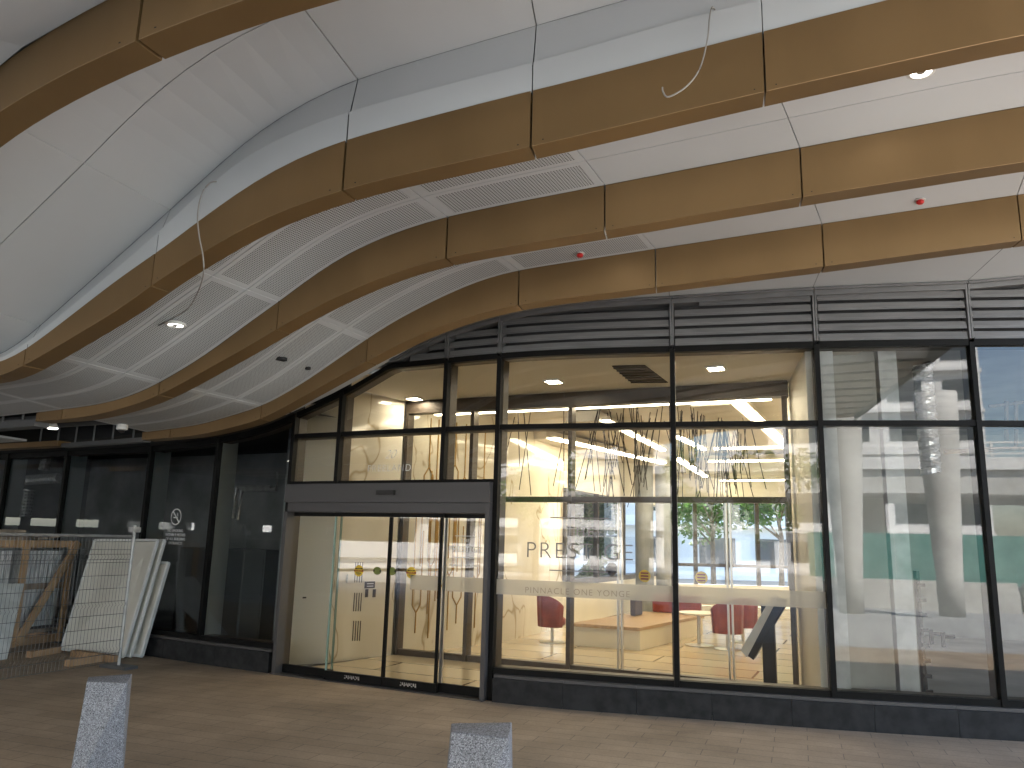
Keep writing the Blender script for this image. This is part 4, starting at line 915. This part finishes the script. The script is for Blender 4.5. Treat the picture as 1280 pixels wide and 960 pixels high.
for (pxs) in (((297, 650), (303, 612), (345, 612), (348, 590)), ((291, 648), (297, 609), (339, 609))):
    mb.tube([P3(*(lambda h: (h[0], -1.2, h[1]))(hit(px, py, -1.2))) for px, py in pxs], .035, 8)
one(mb, 'pipes', M['galv'], 'bent grey pipes behind the dark window left of the entrance', 'pipe')
for a, b, lab in ((222, 262, 'grey metal cabinet behind the dark window with the no smoking mark'), (268, 330, 'tall grey locker behind the dark window next to the entrance')):
    mb = MB(); s0_, s1_ = hit(a, 720, -1.6)[0], hit(b, 720, -1.6)[0]; mb.fbox(s0_, s1_, -1.6, -2.2, .003, 1.55); mb.fbox(s0_+.03, s1_-.03, -1.59, -1.6, .06, .75); mb.fbox(s0_+.03, s1_-.03, -1.59, -1.6, .8, 1.5); one(mb, 'cabinet', mat('grey cabinet', (.13, .135, .13), .5), lab, 'cabinet')

# ------------------------------------------------------------------ fixtures on the canopy ceiling
def on_bay(px, py, Da, Db, za, zb):        # point of a ceiling bay under a pixel
    best = None
    for v in np.linspace(0, 1, 201):
        D = Da+(Db-Da)*v; h = hit(px, py, D)
        if not h: continue
        e = abs(h[1]-(float(za(h[0]))*(1-v)+float(zb(h[0]))*v))
        if best is None or e < best[0]: best = (e, h[0], D, h[1])
    return Vector(P3(best[1], best[2], best[3]))
B12 = (D1-FD, D2, UF1, UF2); B23 = (D2-FD, D3, UF2, UF3)
def ring_light(p, lab, slope=0.0):
    t = thing('downlight', lab, 'ceiling light', p, 'round downlights in the canopy ceiling')
    mb = MB(); mb.lathe(p, [(.085, .01), (.10, -.004), (.10, -.018), (.075, -.022), (.07, -.005)], 28); mb.build('rim', M['whiteplastic'], t)
    mb = MB(); mb.lathe(p, [(.068, -.012), (.068, -.006)], 24); mb.build('lamp', M['lampcool'], t)
    mb = MB(); mb.lathe(p, [(.03, -.02), (.03, -.0125)], 16); mb.build('reflector', M['galv'], t)
ring_light(on_bay(220, 403, *B12)+Vector((0, 0, -.012)), 'lit round downlight in the perforated ceiling with a loose cable over it')
ring_light(on_bay(1151, 86, *B12)+Vector((0, 0, -.012)), 'lit round downlight half hidden by the big bronze fin at upper right')
ring_light(on_bay(775, 284, *B23)+Vector((0, 0, -.012)), 'round downlight tucked behind the second bronze fin, glowing on the nearest fin')
for px, py, r_, lab in ((352, 448.5, .065, 'larger round hole in the perforated ceiling panel'), (385, 460, .032, 'smaller round hole in the perforated ceiling panel')):
    p = on_bay(px, py, *B23); mb = MB(); mb.lathe(p+Vector((0, 0, -.02)), [(r_*.9, 0), (r_, .002), (r_, .03)], 24); one(mb, 'ceiling_hole', M['void'], lab, 'hole')
for px, py, lab in ((725, 316.5, 'red sprinkler cap on the perforated ceiling panel'), (1150, 249.5, 'red sprinkler cap on the plain white ceiling panel')):
    p = on_bay(px, py, *B23); t = thing('sprinkler', lab, 'sprinkler', p, 'red sprinkler caps in the canopy ceiling')
    mb = MB(); mb.lathe(p+Vector((0, 0, -.045)), [(.022, 0), (.034, .012), (.034, .028), (.02, .045)], 14); mb.build('cap', M['red'], t)
    mb = MB(); mb.lathe(p+Vector((0, 0, -.008)), [(.05, 0), (.05, .006)], 16); mb.build('plate', M['whiteplastic'], t)
def cable(pts, lab, r=.006):
    P = [Vector(p) for p in pts]; out = []
    for i in range(len(P)-1):
        p0, p1, p2, p3 = P[max(i-1, 0)], P[i], P[i+1], P[min(i+2, len(P)-1)]
        for k in range(6):
            t_ = k/6; out.append(.5*((2*p1)+(p2-p0)*t_+(2*p0-5*p1+4*p2-p3)*t_**2+(3*p1-p0-3*p2+p3)*t_**3))
    out.append(P[-1]); mb = MB(); mb.tube(out, r, 6); one(mb, 'cable', M['cable'], lab, 'cable', smooth=True)
cb = lambda px, py, D: P3(*(lambda h: (h[0], D, h[1]))(hit(px, py, D)))
cable([cb(271, 227, 4.09), cb(262, 229, 4.12), cb(252, 243, 4.15), cb(247, 268, 4.18), cb(249, 295, 4.18), cb(254, 322, 4.15), cb(254, 345, 4.1), cb(246, 368, 3.85), cb(232, 388, 3.6), cb(198, 407, 3.4)], 'loose grey cable dangling over the bronze fin to the lit downlight')
cable([cb(894, 13, 4.06), cb(890, 9, 4.10), cb(887, 22, 4.14), cb(884, 50, 4.2), cb(875, 85, 4.25), cb(858, 108, 4.27), cb(836, 121, 4.28), cb(829, 115, 4.28), cb(828, 109, 4.28)], 'hooked loose cable hanging in front of the bronze fin at top right')
p = hp(66, 535, (-8.6, 11), (-6, 10.2)); p = Vector(cb(66, 534, 2.2)); t = thing('spotlight', 'small lit spotlight in the open ceiling at far left', 'spotlight', p)
mb = MB(); mb.lathe(p, [(.07, -.01), (.03, .07), (.025, .12)], 16); mb.build('housing', M['whiteplastic'], t)
mb = MB(); mb.lathe(p, [(.06, -.022), (.062, -.012)], 16); mb.build('lamp', M['lampcool'], t)
p = on_bay(153, 531, *B23); t = thing('camera_dome', 'small white camera dome under the ceiling at far left', 'security camera', p)
mb = MB(); mb.lathe(p+Vector((0, 0, -.07)), [(.05, 0), (.07, .01), (.07, .075)], 18); mb.build('body', M['whiteplastic'], t)
mb = MB(); mb.lathe(p+Vector((0, 0, -.105)), [(.012, 0), (.035, .012), (.045, .033)], 18); mb.build('dome', M['blackprint'], t, smooth=True)

# ------------------------------------------------------------------ forecourt: bollards, fence, crates, panels
def bollard(label):
    t = tag(bpy.data.objects.new('bollard', None), label, 'bollard', 'granite bollards in the forecourt'); COL.objects.link(t)
    a, b, h, tw = .16, .13, .80, .05
    # a leaning four sided block with one long diagonal facet across its front
    v = [(-.17, -.17, 0), (.17, .0, 0), (.17, .15, 0), (-.17, .15, 0), (-.13, -.08, h), (.12, -.15, h-.012), (.15, .10, h+.012), (-.13, .11, h)]
    mb = MB(); mb.v = list(v)
    mb.f = [(0, 4, 5), (0, 5, 1), (1, 5, 6, 2), (2, 6, 7, 3), (3, 7, 4, 0), (4, 7, 6, 5), (0, 1, 2, 3)]; mb.m = [0]*7
    mb.build('granite_block', M['granite'], t, bevel=.006); return t
bl = bollard('leaning faceted granite bollard at the left, before the fence')
bl.location = gz(135, 852, .78); bl.location.z = 0; bl.rotation_euler.z = R(25)
b2_ = copy_tree(bl); b2_.location = gz(600, 915, .79); b2_.location.z = 0; b2_.rotation_euler.z = R(4); b2_.scale = (1.22, 1.1, 1.01); b2_['label'] = 'flat fronted granite bollard at the bottom centre of the forecourt'
# mesh fence
f0 = gz(148, 835); f1 = gz(-90, 872); fd = (f1-f0); fl = fd.length; fd.normalize(); fn = Vector((-fd.y, fd.x, 0))
if fn.y > 0: fn = -fn
t = thing('mesh_fence', 'grey welded wire mesh fence panel with a steel post in front of the crate', 'fence', f0)
zt_ = hp(139, 671, f0, f1).z
prof_ = [(.10, 0)]
def vb(z): return [(z, 0), (z+.035, .03), (z+.07, 0)]
prof_ = [(.08, 0)]+vb(.22)+vb(.80)+vb(zt_-.30)+[(zt_, 0)]
mb = MB(); nV = int(fl/.05)
for i in range(nV+1):
    p = f0+fd*(i*.05+.03); mb.tube([(p.x+fn.x*o, p.y+fn.y*o, z) for z, o in prof_], .0026, 4)
zs = [.08]+list(np.arange(.20, zt_-.05, .17))+[zt_-.30, zt_-.23, zt_]
for z in zs:
    o = float(np.interp(z, [q[0] for q in prof_], [q[1] for q in prof_])); mb.tube([(f0.x+fn.x*o, f0.y+fn.y*o, z), (f1.x+fn.x*o, f1.y+fn.y*o, z)], .0034, 4)
mb.build('wire_mesh', M['wire'], t)
mb = MB(); mb.tube([(f0.x, f0.y, 0), (f0.x, f0.y, zt_+.16)], .02, 10); mb.build('post', M['galv'], t)
mb = MB(); mb.tube([(f0.x, f0.y, zt_+.01), (f1.x, f1.y, zt_+.01)], .018, 8); mb.build('top_rail', M['galv'], t)
mb = MB(); mb.box((f0.x, f0.y, zt_+.10), (.12, .10, .07), math.atan2(fd.y, fd.x)); mb.build('clamp', M['galv'], t)
mb = MB(); mb.box((f0.x, f0.y, .02), (.5, .2, .04), math.atan2(fn.y, fn.x)); mb.build('foot', M['wire'], t)
# crate
c0_, c1_ = gz(-62, 823), gz(78, 803.5); cd = (c1_-c0_); cl = cd.length; cd.normalize(); cn = Vector((cd.y, -cd.x, 0)); 
if cn.y > 0: cn = -cn
t = thing('timber_crate', 'open timber crate with a diagonal brace holding plastic wrapped sheets', 'crate', (c0_+c1_)/2)
hc_ = hp(60, 676, c0_, c1_).z
def cp(u, z, o=0.0): q = c0_+cd*u+cn*o; return Vector((q.x, q.y, z))
def cu(px, py): return (hp(px, py, c0_, c1_)-c0_).dot(cd)
def cpx(px, py, o=0.0): q = hp(px, py, c0_, c1_); return q+cn*o
def plank(a, b, w_, th, m=M['timber'], name='crate_board'):
    mb = MB(); mb.bar(a, b, w_, th, up=cn); return mb.build(name, m, t)
plank(cp(0, hc_-.05), cp(cl, hc_-.05), .11, .04); plank(cp(0, .10), cp(cl, .10), .11, .04); plank(cp(0, .24), cp(cl, .24), .05, .05, M['oldtimber'])
um = cu(22, 745)
for u in (.05, um, cl-.10): plank(cp(u, .04, .042), cp(u, hc_, .042), .10, .04)
plank(cp(cl-.02, hc_-.02, .085), cp(um+.02, .10, .085), .11, .045)
plank(cp(um, .92, -.02), cp(cl, .92, -.02), .09, .03, M['oldtimber'])
for u in (.05, um, cl-.10): plank(cp(u, .04, -.75), cp(u, hc_, -.75), .10, .04, M['oldtimber'])
for u in (.05, cl-.08): plank(cp(u, hc_-.05, 0), cp(u, hc_-.05, -.8), .10, .04); plank(cp(u, .10, 0), cp(u, .10, -.8), .10, .05)
mb = MB(); 
for k in range(9): u0 = um+.09+k*(cl-um-.24)/9; q = [cp(u0, .30, -.08), cp(u0+.06, .30, -.08), cp(u0+.06, .30, -.6), cp(u0, .30, -.6), cp(u0, hc_-.16, -.08), cp(u0+.06, hc_-.16, -.08), cp(u0+.06, hc_-.16, -.6), cp(u0, hc_-.16, -.6)]; mb.hexa(q)
one(mb, 'glass_sheets', M['wrap'], 'stack of wrapped upright sheets in the right half of the timber crate', 'sheets')
mb = MB()
for k in range(7): u0 = .15+k*(um-.25)/7; q = [cp(u0, .30, -.10), cp(u0+.08, .30, -.10), cp(u0+.08, .30, -.55), cp(u0, .30, -.55), cp(u0, hc_-.16, -.10), cp(u0+.08, hc_-.16, -.10), cp(u0+.08, hc_-.16, -.55), cp(u0, hc_-.16, -.55)]; mb.hexa(q)
one(mb, 'glass_sheets', M['wrap'], 'stack of wrapped upright sheets in the left half of the timber crate', 'sheets')
# sheets leaning on the crate front, left edge of the picture
a, b = gz(-40, 835), gz(2, 828); mb = MB(); q0 = [Vector((a.x, a.y, .05)), Vector((b.x, b.y, .05)), cpx(20, 729, .07), cpx(-40, 729, .07)]
for k in range(2):
    o = cn*(.06*k); mb.hexa([p+o for p in q0]+[p+o+cn*.03 for p in q0])
one(mb, 'leaning_sheets', M['sheet_edge'], 'pale sheets leaning against the crate at the left edge', 'sheets')
# timber on top of the crate
for k in range(9):
    u0 = rr.uniform(-.1, .1); u1 = cl*rr.uniform(.50, .72); row, colm = divmod(k, 4); o = -.15-.17*colm+.03*row; z = hc_+.03+row*.055
    mb = MB(); mb.bar(cp(u0, z, o), cp(u1, z, o+rr.uniform(-.02, .02)), .14, .045); one(mb, 'timber_plank', M['oldtimber'], ['front', 'second', 'third', 'back'][colm]+' weathered plank in the '+['bottom', 'middle', 'top'][row]+' layer of the pile on the crate', 'plank', 'planks piled on the crate')
for k in range(14):
    mb = MB(); u0 = cl*rr.uniform(.52, .80); z = hc_+.02+rr.uniform(.01, .10)*(1-abs(u0/cl-.64)*3); a = rr.uniform(-.6, .6); o = -rr.uniform(.1, .5)
    mb.bar(cp(u0, z, o), cp(u0+.16*math.cos(a), z+.05*math.sin(a*2), o+.16*math.sin(a)), .05, .03)
    one(mb, 'timber_offcut', M['oldtimber'], 'short timber offcut in the loose heap at the right end of the crate top', 'offcut', 'offcuts heaped on the crate')
# white panels leaning on the glass
def leaning(bl_, br_, tr_, tl_, th, lab, D):
    t = thing('leaning_white_board', lab, 'panel', ((bl_+br_)/2), 'white panels leaning on the dark windows')
    n = (br_-bl_).cross(tl_-bl_).normalized()
    if n.y > 0: n = -n
    q = [bl_, br_, tr_, tl_]; c = (bl_+br_+tr_+tl_)/4
    mb = MB(); mb.hexa([c+(p-c)*.97-n*.004 for p in q]+[c+(p-c)*.97-n*(th-.004) for p in q]); mb.build('panel_sheet', M['sheet'], t)
    mb = MB()
    for i in range(4): mb.bar(q[i]-n*th/2, q[(i+1) % 4]-n*th/2, .035, th, up=n)
    mb.build('rim', M['sheet_edge'], t)
def top(px, py, D): h = hit(px, py, D); return Vector(P3(h[0], D, h[1]))
q = [gz(76, 811, .06), gz(153, 820.5, .03), top(196, 675, .22), top(118, 675, .22)]
leaning(*q, .04, 'front white panel leaning on the dark windows behind the fence post', 0)
q2 = [p+Vector((.085, .05, 0)) for p in q]; leaning(*q2, .04, 'middle white panel of the stack leaning on the dark windows', 0)
q3 = [p+Vector((.22, .09, -.0)) for p in q]; q3[2] = q3[0+1].lerp(q3[2], .80); q3[3] = q3[0].lerp(q3[3], .80)
leaning(*q3, .05, 'rear shorter white panel of the stack leaning on the dark windows', 0)
for (a, b, lab) in (((84, 829), (132, 821.5), 'raw timber batten lying on the paving before the white panels'), ((36, 818), (80, 811), 'old timber batten lying on the paving before the crate'), ((92, 816), (146, 824), 'timber batten under the foot of the white panels')):
    A, B = gz(*a, .045), gz(*b, .045); mb = MB(); mb.bar(A, B, .10, .085); one(mb, 'timber_batten', M['timber'], lab, 'batten')

# ------------------------------------------------------------------ the street behind the camera (seen in the glass) and behind the lobby
for (x, y, lab) in ((4.7, -7.4, 'pale tapered concrete column under the canopy edge, straight behind the camera'), (7.4, -8.2, 'pale tapered concrete column under the canopy edge at the right'), (-4.0, -3.6, 'pale tapered concrete column under the canopy edge, left of the camera'), (-13.2, -.6, 'pale tapered concrete column under the far left canopy edge')):
    mb = MB(); mb.lathe((x, y, 0), [(.34, 0), (.36, 1.2), (.55, 5.0), (.60, 6.5)], 24); one(mb, 'column', M['palecon'], lab, 'column', 'tapered columns along the canopy edge', smooth=True)
mb = MB(); mb.box((-17, 13, .92), (.3, 18, 1.90)); one(mb, 'reflection_block_wall', M['darkconc'], 'unseen dark wall added to block bright reflections at the left end of the forecourt', 'wall')  # unseen wall added to darken reflections in the far left windows
mb = MB(); mb.box((-17, 13, 4.25), (.4, 18, 4.34))
rs = random.Random(5)
for k in range(22): mb.box((-17, 4.2+k*.85+rs.uniform(-.2, .2), 1.96), (.35, rs.uniform(.15, .75), .30))
one(mb, 'reflection_block_beam', M['darkconc'], 'unseen dark beam with stubs added to block bright reflections over the slot at the left end', 'beam')  # unseen beam and stubs added, leaving a broken bright slot in the reflections
t = thing('elevated_road', 'pale concrete elevated road with white railings across the street', 'bridge', (0, -24, 0))
mb = MB(); mb.box((0, -26, 4.9), (110, 9, 1.1)); mb.build('deck', M['palecon'], t)
mb = MB(); mb.box((0, -21.4, 5.7), (110, .25, .55)); mb.build('parapet', M['whitebld'], t)
for z in (6.15, 6.4, 6.65): mb = MB(); mb.box((0, -21.4, z), (110, .06, .07)); mb.build('rail', M['whitebld'], t)
for k in range(28): mb = MB(); mb.box((-54+k*4, -21.4, 6.3), (.09, .09, .78)); mb.build('rail_post', M['whitebld'], t)
for k in range(8): mb = MB(); mb.lathe((-49+k*14, -26, -.1), [(.7, 0), (.7, 4.6)], 20); mb.build('pier', M['palecon'], t)
t = thing('hoarding', 'green site hoarding standing on white concrete barriers', 'fence', (8, -13, 0))
for k in range(9): mb = MB(); mb.box((1.6+k*2.0, -13.4, 1.55), (1.97, .06, 1.7)); mb.build('hoarding_panel', M['greenmesh'], t)
for k in range(7):
    mb = MB(); mb.box((-4+k*3.5, -12.3, .25), (3.3, .55, .72)); mb.box((-4+k*3.5, -12.3, .72), (3.3, .25, .24)); one(mb, 'barrier', M['palecon'], 'white concrete road barrier in the row across the street', 'barrier', 'road barriers behind the camera')
def building(name, lab, c, d, floors, bays, rz=0.0, m='whitebld'):
    t = thing('building', lab, 'building', c); fh = d[2]/floors
    mb = MB(); mb.box((c[0], c[1], d[2]/2-.1), d, rz); mb.build('wall', M[m], t)
    Mx = Matrix.Rotation(rz, 3, 'Z')
    for f in range(floors):
        for b in range(bays):
            for sgn in (1,):
                p = Mx @ Vector((-d[0]/2+(b+.5)*d[0]/bays, sgn*(d[1]/2+.02), 0)); mb = MB(); mb.box((c[0]+p.x, c[1]+p.y, fh*(f+.5)), (d[0]/bays*.62, .12, fh*.5), rz); mb.build('window', M['window_dark'], t)
    for f in range(floors+1):
        p = Mx @ Vector((0, d[1]/2+.25, 0)); mb = MB(); mb.box((c[0]+p.x, c[1]+p.y, fh*f), (d[0], .5, .25), rz); mb.build('floor_edge', M[m], t)
    return t
building('b', 'white apartment block across the street, straight behind the camera', (6, -52, 0), (30, 12, 24), 8, 8)
building('b', 'white apartment block across the street to the left', (-34, -46, 0), (26, 12, 21), 7, 7, R(-25))
t = thing('parking_garage', 'white open parking garage with horizontal bands to the left of the forecourt', 'building', (-38, -14, 0))
for f in range(6): mb = MB(); mb.box((-38, -14, .3+f*2.9), (9, 46, .5)); mb.box((-33.4, -14, 1.1+f*2.9), (.2, 46, .9)); mb.build('floor_slab', M['whitebld'], t)
for k in range(9): mb = MB(); mb.box((-34, -36+k*5.5, 8), (.6, .6, 16.2)); mb.build('pillar', M['whitebld'], t)
mb = MB(); mb.box((-42.3, -14, 8), (.3, 46, 16)); mb.build('back_wall', M['darkconc'], t)
def tree(lab, x, y, h, r, nleaf, mleaf, seed, group, low=.35, lsize=.16, cat='tree', name='leafy_tree'):
    q = random.Random(seed); t = thing(name, lab, cat, (x, y, 0), group)
    mb = MB(); mb.tube([(x, y, -.1), (x+q.uniform(-.1, .1), y, h*.4), (x+q.uniform(-.3, .3), y+q.uniform(-.2, .2), h*.8)], [.14*h/6, .10*h/6, .03], 8)
    cl = []
    for k in range(9):
        a = q.uniform(0, 6.28); rr_ = r*q.uniform(.3, .8); z = h*q.uniform(low+.1, .95); c = Vector((x+rr_*math.cos(a), y+rr_*math.sin(a), z)); cl.append((c, r*q.uniform(.35, .6)))
        mb.tube([(x, y, z*.65), c], [.05*h/6, .015], 5)
    mb.build('trunk', M['trunk'], t)
    mb = MB()
    for k in range(nleaf):
        c, cr = q.choice(cl); d = Vector((q.gauss(0, 1), q.gauss(0, 1), q.gauss(0, .8))).normalized()*cr*q.random()**.4; p = c+d
        a = Vector((q.gauss(0, 1), q.gauss(0, 1), q.gauss(0, .6))).normalized(); b = a.cross(Vector((q.gauss(0, 1), q.gauss(0, 1), q.gauss(0, 1)))).normalized(); s_ = lsize*q.uniform(.6, 1.3)
        mb.poly([p-a*s_, p+b*s_*.45, p+a*s_, p-b*s_*.45])
    mb.build('crown', M[mleaf], t, fix=False); return t
for i, (x, y, h, r, lab) in enumerate(((-6, -17, 6.5, 2.2, 'leafy street tree across the road, left of the camera'), (-1.5, -18.5, 5.5, 1.9, 'leafy street tree across the road, straight behind the camera'), (-14, -15, 7, 2.5, 'big leafy street tree to the left across the road'))):
    tree(lab, x, y, h, r, 2600, 'leaf', 10+i, 'street trees across the road')
for i in range(6):
    f = .10+.16*i; p = bend.lerp(LW[4], f); n = Vector((-lwd.y, lwd.x, 0)); p = p+n*(1.6+.5*(i % 2))
    tree(['first', 'second', 'third', 'fourth', 'fifth', 'sixth'][i]+' bamboo clump outside the garden windows, counted from the marble wall', p.x, p.y, 4.6, .85, 1500, 'bamboo', 40+i, 'bamboo clumps outside the garden windows', low=0.0, lsize=.2, cat='bamboo', name='bamboo')
building('b', 'white building across the lane behind the lobby', (14, 52, 0), (34, 10, 12), 4, 10, R(180))
tree('round leafy tree in the lane behind the lobby, left one', 8.2, 32, 5.2, 2.0, 2200, 'leaf', 61, 'trees behind the lobby')
tree('round leafy tree in the lane behind the lobby, right one', 11.4, 33.5, 5.6, 2.1, 2200, 'leaf', 62, 'trees behind the lobby')
